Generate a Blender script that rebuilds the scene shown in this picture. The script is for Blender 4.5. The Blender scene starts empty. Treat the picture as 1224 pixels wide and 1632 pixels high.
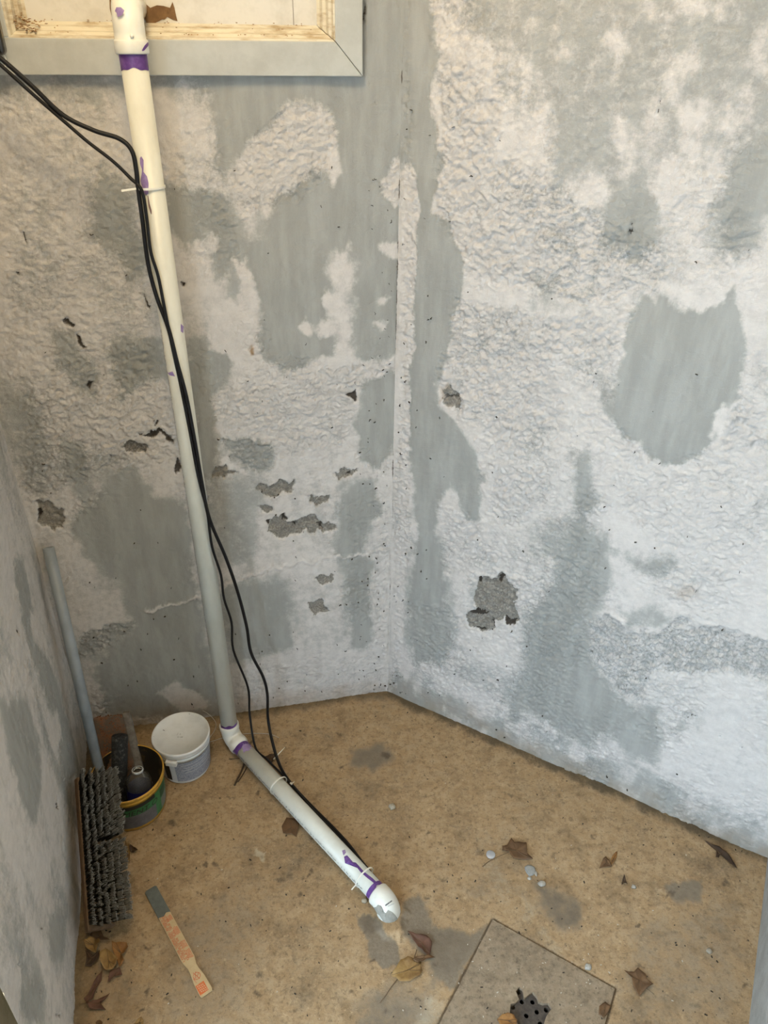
import bpy, bmesh, math, random
import numpy as np
from mathutils import Vector, Matrix
random.seed(7); rng = np.random.default_rng(7)
scene = bpy.context.scene
COL = scene.collection

# ------------------------------------------------------------------ camera
FPX, NAD, CAMH, PW, PH = 1226.0, (580.0, 2760.0), 1.83, 1224.0, 1632.0
_d = np.array([NAD[0]-PW/2, NAD[1]-PH/2, FPX]); _d /= np.linalg.norm(_d)
_up = -_d
_fw = np.array([0, 0, 1.0]); _fw = _fw-_up*(_fw@_up); _fw /= np.linalg.norm(_fw)
_rt = np.cross(_fw, _up)
if _rt[0] < 0: _rt = -_rt
RM = np.array([_rt, _fw, _up])
CAM = np.array([0, 0, CAMH])
cam = bpy.data.objects.new('camera', bpy.data.cameras.new('camera'))
COL.objects.link(cam)
cam.data.sensor_fit = 'AUTO'; cam.data.sensor_width = 36.0
cam.data.lens = FPX/PH*36.0
cam.data.clip_start = 0.02; cam.data.clip_end = 200
cx_, cy_, cz_ = RM@np.array([1, 0, 0]), RM@np.array([0, -1, 0]), RM@np.array([0, 0, -1])
cam.matrix_world = Matrix(((cx_[0], cy_[0], cz_[0], 0), (cx_[1], cy_[1], cz_[1], 0), (cx_[2], cy_[2], cz_[2], CAMH), (0, 0, 0, 1)))
scene.camera = cam

# ------------------------------------------------------------------ light
SKY_STRENGTH, EXPOSURE = 11.2, 0.0
w = bpy.data.worlds.new('sky'); scene.world = w; w.use_nodes = True
bg = w.node_tree.nodes['Background']
bg.inputs['Color'].default_value = (0.62, 0.81, 1.0, 1); bg.inputs['Strength'].default_value = SKY_STRENGTH
scene.view_settings.view_transform = 'Standard'
scene.view_settings.look = 'None'
scene.view_settings.gamma = 1.0
scene.view_settings.exposure = EXPOSURE
scene.view_settings.use_curve_mapping = False
LAMP_POWER, LAMP_COLOR = 31.0, (1.0, 0.78, 0.47)

# ------------------------------------------------------------------ geometry helpers
def ray(p): return RM@np.array([p[0]-PW/2, p[1]-PH/2, FPX])
def at_z(p, z=0.0):
    r = ray(p); return CAM+r*((z-CAMH)/r[2])
def at_plane(p, pt, n, off=0.0):
    r = ray(p); return CAM+r*(((pt+n*off-CAM)@n)/(r@n))
def crop(ox, oy, s, pts): return [(ox+x/s, oy+y/s) for x, y in pts]
def unit(v): v = np.asarray(v, float); return v/np.linalg.norm(v)

def mat(name, color=(.5, .5, .5), rough=.6, metal=0.0, noise=None, trans=0, ior=1.45, bump=None, spec=.4):
    """noise=(scale, color2, lo, hi[, stretch])  bump=(scale, strength)"""
    m = bpy.data.materials.new(name); m.use_nodes = True
    nt = m.node_tree; b = nt.nodes['Principled BSDF']
    b.inputs['Base Color'].default_value = (*color, 1); b.inputs['Roughness'].default_value = rough
    b.inputs['Metallic'].default_value = metal
    b.inputs['Specular IOR Level'].default_value = spec
    if trans: b.inputs['Transmission Weight'].default_value = trans; b.inputs['IOR'].default_value = ior
    tc = nt.nodes.new('ShaderNodeTexCoord')
    if noise:
        n = nt.nodes.new('ShaderNodeTexNoise'); n.inputs['Scale'].default_value = noise[0]; n.inputs['Detail'].default_value = 8
        n.inputs['Roughness'].default_value = .65
        if len(noise) > 4:
            mp = nt.nodes.new('ShaderNodeMapping'); mp.inputs['Scale'].default_value = noise[4]
            nt.links.new(tc.outputs['Object'], mp.inputs['Vector']); nt.links.new(mp.outputs['Vector'], n.inputs['Vector'])
        else: nt.links.new(tc.outputs['Object'], n.inputs['Vector'])
        r = nt.nodes.new('ShaderNodeValToRGB')
        r.color_ramp.elements[0].position = noise[2]; r.color_ramp.elements[1].position = noise[3]
        r.color_ramp.elements[0].color = (*color, 1); r.color_ramp.elements[1].color = (*noise[1], 1)
        nt.links.new(n.outputs['Fac'], r.inputs['Fac']); nt.links.new(r.outputs['Color'], b.inputs['Base Color'])
    if bump:
        n2 = nt.nodes.new('ShaderNodeTexNoise'); n2.inputs['Scale'].default_value = bump[0]; n2.inputs['Detail'].default_value = 6
        nt.links.new(tc.outputs['Object'], n2.inputs['Vector'])
        bp = nt.nodes.new('ShaderNodeBump'); bp.inputs['Strength'].default_value = bump[1]; bp.inputs['Distance'].default_value = .002
        nt.links.new(n2.outputs['Fac'], bp.inputs['Height']); nt.links.new(bp.outputs['Normal'], b.inputs['Normal'])
    return m

def empty(name, loc, label, cat, group=None):
    o = bpy.data.objects.new(name, None); o.empty_display_size = .02
    COL.objects.link(o); o.location = tuple(float(c) for c in loc)
    o['label'] = label; o['category'] = cat
    if group: o['group'] = group
    return o
def origin_of(o):
    v = np.zeros(3)
    while o is not None: v = v+np.array(o.location); o = o.parent
    return v
def obj(name, verts, faces, m, parent=None, smooth=True, label=None, cat=None, kind=None, group=None, base=None):
    """verts in world metres; vertices are stored relative to the thing's base"""
    V = np.asarray(verts, float)
    me = bpy.data.meshes.new(name)
    o = bpy.data.objects.new(name, me); COL.objects.link(o)
    if parent is not None:
        o.parent = parent; V = V-origin_of(parent)
    elif base is not None:
        o.location = tuple(float(c) for c in base); V = V-np.asarray(base, float)
    me.from_pydata([tuple(v) for v in V], [], [tuple(int(i) for i in f) for f in faces])
    me.materials.append(m)
    if smooth: me.polygons.foreach_set('use_smooth', [True]*len(me.polygons))
    me.validate(); me.update()
    bm = bmesh.new(); bm.from_mesh(me); bmesh.ops.recalc_face_normals(bm, faces=bm.faces); bm.to_mesh(me); bm.free()
    if label: o['label'] = label
    if cat: o['category'] = cat
    if kind: o['kind'] = kind
    if group: o['group'] = group
    return o
class MB:
    def __init__(s): s.v = []; s.f = []
    def add(s, V, F):
        b = len(s.v); s.v.extend([tuple(float(c) for c in q) for q in V]); s.f.extend([tuple(int(i)+b for i in f) for f in F]); return s
    def obj(s, *a, **k): return obj(a[0], s.v, s.f, *a[1:], **k)

def frame_of(d, hint=(0, 0, 1)):
    d = unit(d); h = np.array(hint, float)
    if abs(d@unit(h)) > .98: h = np.array([1.0, 0, 0])
    u = unit(np.cross(h, d)); v = np.cross(d, u); return u, v
def tube(pts, rad, seg=16, caps=True, hollow=0):
    P = [np.asarray(p, float) for p in pts]; n = len(P)
    R = rad if hasattr(rad, '__len__') else [rad]*n
    V, F = [], []
    u = None
    for i in range(n):
        d = P[min(i+1, n-1)]-P[max(i-1, 0)]
        if np.linalg.norm(d) < 1e-9: d = P[i]-P[i-1] if i else P[1]-P[0]
        if np.linalg.norm(d) < 1e-9: d = P[-1]-P[0]
        d = unit(d)
        if u is None: u, v = frame_of(d)
        else:
            u = unit(u-d*(u@d)); v = np.cross(d, u)
        for k in range(seg):
            a = 2*math.pi*k/seg; V.append(P[i]+R[i]*(math.cos(a)*u+math.sin(a)*v))
    for i in range(n-1):
        for k in range(seg):
            a, b = i*seg+k, i*seg+(k+1) % seg; F.append((a, b, b+seg, a+seg))
    if caps:
        F.append(tuple(range(seg-1, -1, -1))); F.append(tuple((n-1)*seg+k for k in range(seg)))
    return V, F
def spline(pts, n=8):
    P = [np.asarray(p, float) for p in pts]; P = [2*P[0]-P[1]]+P+[2*P[-1]-P[-2]]; out = []
    for i in range(1, len(P)-2):
        for k in range(n):
            t = k/n
            out.append(.5*((2*P[i])+(-P[i-1]+P[i+1])*t+(2*P[i-1]-5*P[i]+4*P[i+1]-P[i+2])*t*t+(-P[i-1]+3*P[i]-3*P[i+1]+P[i+2])*t**3))
    out.append(P[-2]); return out
def lathe(prof, c, axis=(0, 0, 1), seg=48, close=False):
    """prof list of (r, h) along axis from c"""
    ax = unit(axis); u, v = frame_of(ax); c = np.asarray(c, float); V, F = [], []
    for r, h in prof:
        for k in range(seg):
            a = 2*math.pi*k/seg; V.append(c+ax*h+max(r, 1e-5)*(math.cos(a)*u+math.sin(a)*v))
    for i in range(len(prof)-1):
        for k in range(seg):
            a, b = i*seg+k, i*seg+(k+1) % seg; F.append((a, b, b+seg, a+seg))
    if close:
        F.append(tuple(range(seg))); F.append(tuple((len(prof)-1)*seg+k for k in range(seg)))
    return V, F
def box8(o, a, b, c):
    """box from corner o with edge vectors a b c"""
    o, a, b, c = (np.asarray(q, float) for q in (o, a, b, c))
    V = [o, o+a, o+a+b, o+b, o+c, o+a+c, o+a+b+c, o+b+c]
    return V, [(0, 3, 2, 1), (4, 5, 6, 7), (0, 1, 5, 4), (1, 2, 6, 5), (2, 3, 7, 6), (3, 0, 4, 7)]
def bevel(o, wd=.002, seg=2):
    m = o.modifiers.new('bevel', 'BEVEL'); m.width = wd; m.segments = seg; m.limit_method = 'ANGLE'; m.angle_limit = .6
    return o
def inpoly(X, Y, P):
    res = np.zeros(X.shape, bool); n = len(P)
    for i in range(n):
        x0, y0 = P[i]; x1, y1 = P[(i+1) % n]
        if y0 == y1: continue
        c = ((y0 > Y) != (y1 > Y)) & (X < (x1-x0)*(Y-y0)/(y1-y0)+x0); res ^= c
    return res
def sdist(X, Y, P, closed=True):
    d = np.full(X.shape, 1e9); n = len(P)
    for i in range(n if closed else n-1):
        x0, y0 = P[i]; x1, y1 = P[(i+1) % n]; dx, dy = x1-x0, y1-y0; L = dx*dx+dy*dy+1e-12
        t = np.clip(((X-x0)*dx+(Y-y0)*dy)/L, 0, 1); d = np.minimum(d, np.hypot(X-x0-t*dx, Y-y0-t*dy))
    if closed: d = np.where(inpoly(X, Y, P), d, -d)
    return d
def vnoise(x, y, seed):
    xi = np.floor(x).astype(np.int64); yi = np.floor(y).astype(np.int64); fx = x-xi; fy = y-yi
    def h(a, b):
        n = (a*374761393+b*668265263+seed*982451653) & 0x7fffffff
        n = ((n ^ (n >> 13))*1274126177) & 0x7fffffff
        return ((n ^ (n >> 16)) & 0xffff)/65535.0
    sx = fx*fx*fx*(fx*(fx*6-15)+10); sy = fy*fy*fy*(fy*(fy*6-15)+10)
    a = h(xi, yi)*(1-sx)+h(xi+1, yi)*sx; b = h(xi, yi+1)*(1-sx)+h(xi+1, yi+1)*sx
    return a*(1-sy)+b*sy
def fbm(x, y, sc, octv=4, seed=1, gain=.5):
    s = np.zeros(x.shape); a = 1.0; t = 0
    for o in range(octv):
        s += a*(vnoise(x/sc*2**o+17.3*o, y/sc*2**o-9.1*o, seed+o*13)-.5); t += a; a *= gain
    return s/t*2   # about -1..1
def sstep(a, b, x): t = np.clip((x-a)/(b-a), 0, 1); return t*t*(3-2*t)

# ------------------------------------------------------------------ the place: frame of the walls
Z3 = np.array([0, 0, 1.0])
C0 = at_z((618, 1102))
DB = np.array([math.cos(math.radians(12.25)), math.sin(math.radians(12.25)), 0])
DR = np.array([math.cos(math.radians(-29.9)), math.sin(math.radians(-29.9)), 0])
L0, L1 = at_z((138, 1190)), at_z((120, 1632)); DL = unit(L1-L0)
_s = np.linalg.solve(np.array([[DB[0], -DL[0]], [DB[1], -DL[1]]]), (L0-C0)[:2]); CL = C0+DB*_s[0]
NB = np.array([DB[1], -DB[0], 0]); NR = np.array([DR[1], -DR[0], 0]); NL = np.array([-DL[1], DL[0], 0])
WB = -_s[0]                                  # width of the back wall
def back(p, off=0.0): return at_plane(p, C0, NB, off)
def b_sz(p): q = back(p); return ((q-C0)@DB, q[2])
def r_sz(p): q = at_plane(p, C0, NR); return ((q-C0)@DR, q[2])
def l_sz(p): q = at_plane(p, CL, NL); return ((q-CL)@DL, q[2])
def f_xy(p): q = at_z(p); return (q[0], q[1])
PX = .0019                                   # metres per photo pixel on the walls, roughly

def grid_mesh(name, us, vs, P3, attrs, m, keep=None, kind='structure', uv=None):
    nu, nv = len(us), len(vs)
    idx = np.arange(nu*nv).reshape(nv, nu)
    q = np.stack([idx[:-1, :-1], idx[:-1, 1:], idx[1:, 1:], idx[1:, :-1]], -1).reshape(-1, 4)
    if keep is not None: q = q[keep.reshape(-1)[q].all(1)]
    me = bpy.data.meshes.new(name)
    me.vertices.add(nu*nv); me.vertices.foreach_set('co', P3.reshape(-1).astype(np.float32))
    me.loops.add(q.size); me.loops.foreach_set('vertex_index', q.reshape(-1).astype(np.int32))
    me.polygons.add(len(q)); me.polygons.foreach_set('loop_start', (np.arange(len(q))*4).astype(np.int32))
    me.polygons.foreach_set('use_smooth', np.ones(len(q), bool))
    me.update(calc_edges=True)
    for k, a in attrs.items():
        at = me.attributes.new(k, 'FLOAT', 'POINT'); at.data.foreach_set('value', a.reshape(-1).astype(np.float32))
    U, Vv = np.meshgrid(us, vs)
    at = me.attributes.new('metre', 'FLOAT_VECTOR', 'POINT')
    at.data.foreach_set('vector', np.stack([U, Vv, np.zeros_like(U)], -1).reshape(-1).astype(np.float32))
    me.materials.append(m)
    o = bpy.data.objects.new(name, me); COL.objects.link(o); o['kind'] = kind
    return o

class Paint:
    """layers of old paint, damp and flaking on a wall or floor, in its own metres"""
    def __init__(s, us, vs, conv, seed, warp=1.0):
        s.U, s.V = np.meshgrid(us, vs); s.conv = conv
        s.X = s.U+warp*(.013*fbm(s.U, s.V, .030, 4, seed, .65)+.012*fbm(s.U, s.V, .10, 2, seed+5))
        s.Y = s.V+warp*(.017*fbm(s.U*1.6, s.V*.7, .030, 4, seed+50, .65)+.012*fbm(s.U, s.V, .10, 2, seed+55))
        s.L = {}; s.soft = 1.7
    def layer(s, k, v=0.0): s.L[k] = np.full(s.U.shape, float(v)); return s.L[k]
    def poly(s, k, px, val=1.0, feather=5, a=1.0, raw=False):
        P = px if raw else [s.conv(p) for p in px]
        f = feather*PX*(s.soft if k == 'gray' else 1); A = np.array(P); m = f+.04
        sel = (s.U > A[:, 0].min()-m) & (s.U < A[:, 0].max()+m) & (s.V > A[:, 1].min()-m) & (s.V < A[:, 1].max()+m)
        if not sel.any(): return
        w = sstep(-f, f, sdist(s.X[sel], s.Y[sel], P))*a
        s.L[k][sel] = s.L[k][sel]*(1-w)+val*w
    def ell(s, k, c, rx, ry, val=1.0, feather=5, a=1.0):
        s.poly(k, [(c[0]+rx*math.cos(t), c[1]+ry*math.sin(t)) for t in np.linspace(0, 2*math.pi, 14)[:-1]], val, feather, a)
    def line(s, k, px, width=2, val=1.0, a=1.0):
        P = [s.conv(p) for p in px]; d = -sdist(s.X, s.Y, P, False) if False else sdist(s.X, s.Y, P, False)
        w = (1-sstep(0, width*PX*2, d))*a
        s.L[k] = s.L[k]*(1-w)+val*w

def wall_material(name, white, white2, gray, gray2, bare):
    m = bpy.data.materials.new(name); m.use_nodes = True; nt = m.node_tree; N = nt.nodes; L = nt.links
    b = N['Principled BSDF']; b.inputs['Roughness'].default_value = .82; b.inputs['Specular IOR Level'].default_value = .25
    co = N.new('ShaderNodeAttribute'); co.attribute_name = 'metre'
    def attr(k): a = N.new('ShaderNodeAttribute'); a.attribute_name = k; return a.outputs['Fac']
    def noise(sc, det=6, ro=.6, stretch=None):
        n = N.new('ShaderNodeTexNoise'); n.inputs['Scale'].default_value = sc; n.inputs['Detail'].default_value = det; n.inputs['Roughness'].default_value = ro
        if stretch:
            mp = N.new('ShaderNodeMapping'); mp.inputs['Scale'].default_value = stretch; L.new(co.outputs['Vector'], mp.inputs['Vector']); L.new(mp.outputs['Vector'], n.inputs['Vector'])
        else: L.new(co.outputs['Vector'], n.inputs['Vector'])
        return n.outputs['Fac']
    def math_(op, a, bb, c=None):
        n = N.new('ShaderNodeMath'); n.operation = op
        for i, q in enumerate((a, bb, c)):
            if q is None: continue
            if isinstance(q, (int, float)): n.inputs[i].default_value = q
            else: L.new(q, n.inputs[i])
        return n.outputs[0]
    def mix(fac, a, bb):
        n = N.new('ShaderNodeMix'); n.data_type = 'RGBA'; n.clamp_factor = True
        if isinstance(fac, (int, float)): n.inputs[0].default_value = fac
        else: L.new(fac, n.inputs[0])
        for i, q in ((6, a), (7, bb)):
            if isinstance(q, tuple): n.inputs[i].default_value = (*q, 1)
            else: L.new(q, n.inputs[i])
        return n.outputs[2]
    def ramp(x, lo, hi):
        n = N.new('ShaderNodeMapRange'); n.interpolation_type = 'SMOOTHSTEP'
        n.inputs['From Min'].default_value = lo; n.inputs['From Max'].default_value = hi; L.new(x, n.inputs['Value']); return n.outputs['Result']
    big, mid, fine, streak = noise(9, 5), noise(38, 10, .72), noise(220, 5, .7), noise(8, 4, .55, (4, .8, 1))
    wcol = mix(ramp(mid, .35, .7), white, white2)
    gcol = mix(ramp(streak, .35, .68), gray, gray2)
    g = math_('ADD', attr('gray'), math_('MULTIPLY', math_('SUBTRACT', mid, .5), 1.0))
    g = math_('ADD', g, math_('MULTIPLY', math_('SUBTRACT', streak, .5), .75))
    g = math_('ADD', g, math_('MULTIPLY', math_('SUBTRACT', fine, .5), .18))
    g = math_('ADD', g, math_('MULTIPLY', math_('MULTIPLY', attr('rough'), math_('SUBTRACT', noise(150, 6, .7), .46)), 1.5))
    col = mix(ramp(g, .18, .82), wcol, gcol)
    tan = attr('tan'); col = mix(tan, col, (.30, .19, .09))
    bcol = mix(ramp(fine, .35, .65), bare, tuple(c*.55 for c in bare)); bcol = mix(math_('MULTIPLY', ramp(mid, .46, .62), .6), bcol, tuple(c*.5 for c in bare))
    br = math_('ADD', attr('bare'), math_('MULTIPLY', math_('SUBTRACT', fine, .5), .35))
    col = mix(ramp(br, .4, .6), col, bcol)
    dk = math_('ADD', attr('dark'), math_('MULTIPLY', math_('SUBTRACT', fine, .5), .5))
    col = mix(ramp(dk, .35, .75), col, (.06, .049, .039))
    # fine grime
    col = mix(math_('MULTIPLY', ramp(noise(120, 8, .75), .62, .8), .35), col, (.12, .105, .09))
    L.new(col, b.inputs['Base Color'])
    hgt = math_('ADD', math_('MULTIPLY', noise(300, 4, .7), .5), math_('MULTIPLY', noise(150, 6, .75), math_('ADD', math_('MULTIPLY', attr('rough'), 1.7), .15)))
    bp = N.new('ShaderNodeBump'); bp.inputs['Strength'].default_value = .7; bp.inputs['Distance'].default_value = .0022
    L.new(hgt, bp.inputs['Height']); L.new(bp.outputs['Normal'], b.inputs['Normal'])
    return m
WHITE, WHITE2 = (.585, .553, .52), (.50, .475, .45)
GRAY, GRAY2 = (.285, .286, .268), (.340, .342, .322)
M_WALL = wall_material('old_wall_paint', WHITE, WHITE2, GRAY, GRAY2, (.33, .305, .265))

def axis_steps(a, b, step, ext=()):
    n = int(round((b-a)/step)); return np.concatenate([np.linspace(a, b, n+1), np.array(ext, float)])
def rough_disp(p, amp=.0040):
    r = p.L['rough']
    wx = p.U+.006*fbm(p.U, p.V, .02, 2, 401); wy = p.V+.006*fbm(p.U, p.V, .02, 2, 402)
    h = 1.1*fbm(wx, wy, .011, 3, 91, .7); h = h-.9*(1-np.abs(fbm(wx, wy*1.3, .018, 3, 17, .7)))**4+.4*fbm(p.U, p.V, .04, 2, 19)
    lumps = .006*fbm(p.U, p.V, .25, 2, 3)
    d = lumps+amp*r*h+.0007*fbm(p.U, p.V, .012, 2, 8)
    d = d-.0055*sstep(.35, .6, p.L['bare'])*(1+.7*fbm(p.U, p.V, .012, 3, 44))
    d = d-.006*sstep(.4, .7, p.L['dark'])+.0022*p.L['ridge']
    return d

# ------------------------------------------------------------------ back wall (with the window opening)
WIN_R = b_sz((575, 121)); WIN_IN = b_sz((532, 66))
win_s1, win_z0 = WIN_R[0], WIN_R[1]            # outer lower right corner of the casing
us = axis_steps(-WB, 0, .0028); vs = axis_steps(-.028, 2.0, .0028, (2.15, 2.4, 2.7))
P = Paint(us, vs, b_sz, 11)
for k in ('gray', 'bare', 'dark', 'tan', 'rough', 'ridge'): P.layer(k)
P.L['gray'][:] = .24+.42*fbm(P.U, P.V, .15, 4, 71, .6)
P.L['rough'][:] = np.clip(.35+.9*fbm(P.U, P.V, .13, 3, 72), 0, 1)
G = lambda px, v=1.0, f=6, a=1.0: P.poly('gray', px, v, f, a)
# upper: casing shade painted in grey, then mostly grey paint right of the pipe
G([(0, 122), (650, 100), (650, 165), (330, 150), (250, 145), (150, 160), (0, 150)], .75, 14)
G([(335, 100), (655, -40), (655, 240), (648, 560), (600, 572), (560, 562), (500, 572), (470, 592), (430, 577), (418, 540), (408, 480), (396, 440), (390, 480), (365, 470), (360, 425), (345, 440), (330, 400), (300, 410), (285, 380), (268, 345), (268, 295), (330, 300), (362, 295), (345, 260), (345, 190)], 1, 7)
G([(150, 290), (170, 275), (212, 300), (228, 390), (232, 430), (210, 440), (180, 400), (150, 380)], .95, 10)
G([(300, 540), (345, 535), (372, 575), (362, 620), (346, 640), (340, 680), (356, 700), (350, 750), (318, 760), (300, 640)], .95, 8)
G([(450, 169), (476, 165), (509, 162), (529, 185), (542, 237), (547, 283), (529, 290), (516, 276), (483, 283), (463, 296), (431, 348), (395, 352), (365, 309), (369, 270), (391, 231), (424, 208)], .02, 8)
G([(365, 309), (430, 300), (433, 380), (400, 400), (385, 370)], .35, 12, .7)
G([(366, 415), (394, 412), (398, 450), (400, 523), (412, 560), (433, 618), (390, 625), (385, 570), (335, 560), (332, 508), (380, 500), (378, 450)], .05, 5)
G([(522, 407), (560, 400), (572, 430), (566, 470), (561, 508), (565, 590), (540, 590), (528, 510), (514, 480), (530, 460)], .15, 8)
for c, rx, ry in (((483, 521), 12, 13), ((517, 520), 19, 11), ((550, 520), 10, 10), ((626, 396), 17, 13), ((606, 518), 9, 9), ((612, 480), 10, 8), ((524, 483), 14, 12), ((310, 405), 14, 20), ((332, 385), 10, 14)): P.ell('gray', c, rx, ry, .05, 4)
G([(604, 289), (637, 250), (652, 283), (643, 322), (627, 325), (610, 309)], 0, 4)
G([(460, 592), (520, 572), (600, 575), (645, 565), (645, 592), (575, 606), (500, 612)], .05, 5)
G([(335, 640), (400, 605), (520, 600), (575, 605), (570, 760), (480, 780), (400, 740), (350, 700)], .12, 8)
# mid right
G([(585, 602), (646, 585), (642, 690), (625, 720), (600, 748), (575, 735), (568, 680), (578, 640)], 1, 6)
G([(335, 760), (420, 750), (430, 800), (400, 830), (415, 870), (400, 900), (350, 900)], .72, 14)
G([(540, 772), (600, 765), (612, 820), (585, 850), (578, 885), (602, 890), (592, 950), (588, 1005), (580, 1030), (550, 1035), (548, 960), (540, 890), (538, 830)], .95, 9)
G([(440, 740), (540, 700), (545, 800), (520, 870), (440, 880)], .35, 14, .6)
G([(350, 935), (465, 922), (475, 1000), (465, 1030), (400, 1062), (362, 1055)], .88, 12)
G([(465, 930), (550, 910), (555, 1035), (475, 1045)], .38, 14, .8)
# left of the pipe
G([(110, 835), (150, 795), (185, 758), (215, 752), (240, 790), (292, 800), (306, 900), (322, 1000), (350, 1135), (180, 1150), (148, 1075), (170, 1035), (215, 1005), (203, 970), (195, 930), (160, 900), (125, 862)], 1, 8)
G([(170, 560), (200, 545), (262, 540), (270, 600), (240, 605), (210, 625), (195, 640), (185, 600)], .9, 7)
G([(75, 535), (120, 530), (140, 570), (165, 600), (150, 640), (110, 620), (85, 590)], .7, 8)
G([(0, 600), (60, 640), (70, 720), (60, 800), (40, 740), (0, 640)], .75, 12)
G([(100, 700), (130, 710), (150, 780), (130, 800), (105, 760)], .8, 9)
G([(250, 1110), (280, 1085), (320, 1105), (340, 1125), (290, 1135)], .15, 6)
G([(365, 1065), (465, 1040), (560, 1040), (625, 1030), (625, 1105), (370, 1140)], .22, 8)
G([(595, 830), (640, 800), (640, 1100), (600, 1090), (598, 960)], .18, 9)
R_ = lambda px, v=1.0, f=6: P.poly('rough', px, v, f)
R_([(335, 100), (650, 0), (650, 560), (440, 570), (380, 360)], .08, 10)
R_([(450, 169), (509, 162), (529, 185), (542, 237), (500, 300), (431, 340), (395, 352), (369, 290), (391, 231)], 1, 8)
R_([(604, 289), (637, 250), (652, 283), (643, 322), (610, 309)], 1, 5)
R_([(335, 640), (400, 605), (560, 580), (640, 570), (640, 600), (570, 620), (560, 700), (480, 720), (400, 690)], 1, 8)
R_([(0, 150), (180, 160), (230, 300), (250, 520), (200, 560), (100, 560), (0, 620)], .62, 12)
R_([(30, 600), (180, 600), (290, 620), (290, 740), (180, 740), (60, 800)], .9, 12)
R_([(110, 835), (215, 752), (300, 800), (350, 1135), (180, 1150)], .1, 10)
R_([(340, 760), (420, 760), (540, 890), (540, 1030), (360, 1050)], .1, 10)
R_([(585, 602), (642, 585), (640, 690), (600, 748), (568, 680)], .05, 6)
R_([(600, 820), (640, 800), (632, 1020), (605, 1010)], .75, 9)
R_([(365, 1070), (625, 1040), (625, 1105), (370, 1140)], .55, 8)
K5 = lambda pts: crop(300, 560, 2.915, pts)
K2 = lambda pts: crop(0, 360, 2.448, pts)
for pts in ([(360, 850), (400, 790), (450, 775), (480, 805), (530, 790), (600, 765), (625, 800), (680, 815), (680, 840), (620, 835), (560, 850), (500, 860), (450, 885), (400, 870)],
            [(320, 645), (360, 625), (430, 600), (500, 612), (495, 660), (400, 680), (330, 665)], [(335, 720), (370, 722), (405, 740), (395, 760), (350, 755)],
            [(555, 690), (600, 670), (655, 685), (650, 715), (600, 730), (560, 715)], [(655, 575), (710, 545), (775, 560), (740, 592), (690, 598)],
            [(95, 580), (130, 530), (180, 510), (190, 545), (240, 555), (190, 575)]):
    P.poly('bare', K5(pts), .72, 2.5); P.poly('rough', K5(pts), .8, 4)
for pts in ([(160, 410), (300, 400), (400, 440), (410, 520), (380, 560), (300, 550), (250, 520), (200, 490)],): P.poly('gray', K5(pts), .75, 4); P.poly('rough', K5(pts), 1, 4)
for pts in ([(570, 1055), (600, 1035), (660, 1040), (660, 1070), (610, 1082)], [(565, 1165), (620, 1155), (665, 1195), (640, 1205), (600, 1210), (570, 1235)]):
    P.poly('bare', K5(pts), 1, 2.5); P.poly('dark', K5(pts), .42, 3)
for pts in ([(722, 200), (760, 195), (795, 168), (802, 222), (782, 247), (762, 222)], [(360, 800), (375, 790), (400, 795), (375, 825)], [(430, 780), (455, 772), (475, 800), (450, 795)], [(600, 800), (625, 800), (640, 830), (615, 825)], [(720, 565), (740, 560), (745, 585), (725, 585)], [(475, 815), (500, 812), (498, 832)]):
    P.poly('dark', K5(pts), .85, 2)
for pts in ([(250, 368), (300, 405), (285, 418), (262, 408)], [(298, 432), (318, 440), (348, 488), (325, 490)], [(80, 25), (100, 22), (118, 62), (100, 60)], [(50, 180), (75, 185), (70, 205)], [(340, 600), (360, 610), (358, 635), (338, 628)], [(550, 245), (588, 300), (575, 310), (548, 268)],
            [(535, 800), (600, 782), (660, 792), (695, 862), (672, 850), (650, 815), (600, 815)], [(605, 765), (625, 750), (640, 760), (620, 772)], [(690, 910), (705, 905), (700, 985), (685, 975)], [(428, 905), (448, 912), (440, 930)], [(690, 215), (704, 212), (706, 248), (696, 246)], [(328, 30), (345, 42), (340, 48)]):
    P.poly('dark', K2(pts), .75, 2)
P.poly('bare', K2([(490, 838), (530, 840), (570, 850), (565, 895), (530, 900), (500, 872)]), 1, 2.5); P.poly('dark', K2([(490, 838), (530, 840), (570, 850), (565, 895), (530, 900), (500, 872)]), .5, 3)
P.poly('bare', [(52, 800), (75, 798), (100, 820), (98, 845), (70, 848), (55, 835)], .7, 4); P.poly('dark', [(53, 815), (62, 812), (66, 822), (58, 838)], .9, 3)
P.poly('rough', [(124, 1015), (170, 1000), (213, 992), (205, 1010), (150, 1040), (128, 1045)], 1, 4); P.poly('gray', [(124, 1015), (170, 1000), (213, 992), (205, 1010), (150, 1040), (128, 1045)], .7, 4)
P.poly('tan', [(404, 557), (411, 553), (412, 566), (406, 568)], .9, 2)
P.line('ridge', [(230, 978), (275, 962), (330, 948), (368, 930), (430, 908), (500, 893), (590, 882), (640, 872)], 3, 1); P.line('gray', [(230, 978), (275, 962), (330, 948), (368, 930), (430, 908), (500, 893), (590, 882)], 3, .1, .8)
P.line('dark', [(590, 130), (597, 160), (612, 200), (640, 225), (648, 250)], .5, .5); P.line('dark', [(636, 300), (640, 420), (638, 560), (636, 590)], .7, .5, .7)
P.poly('dark', [(634, 548), (640, 545), (642, 580), (636, 590)], .9, 2); P.ell('dark', (580, 20), 6, 22, .7, 5)
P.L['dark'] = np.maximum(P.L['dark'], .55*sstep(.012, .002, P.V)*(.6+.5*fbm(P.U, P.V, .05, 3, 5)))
P.L['dark'] = np.maximum(P.L['dark'], .72*sstep(.0045, .0005, np.abs(P.U)+.005*np.abs(fbm(P.U, P.V, .02, 3, 321))+.004*(fbm(P.U*0, P.V, .07, 3, 322)+.35)))
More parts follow.
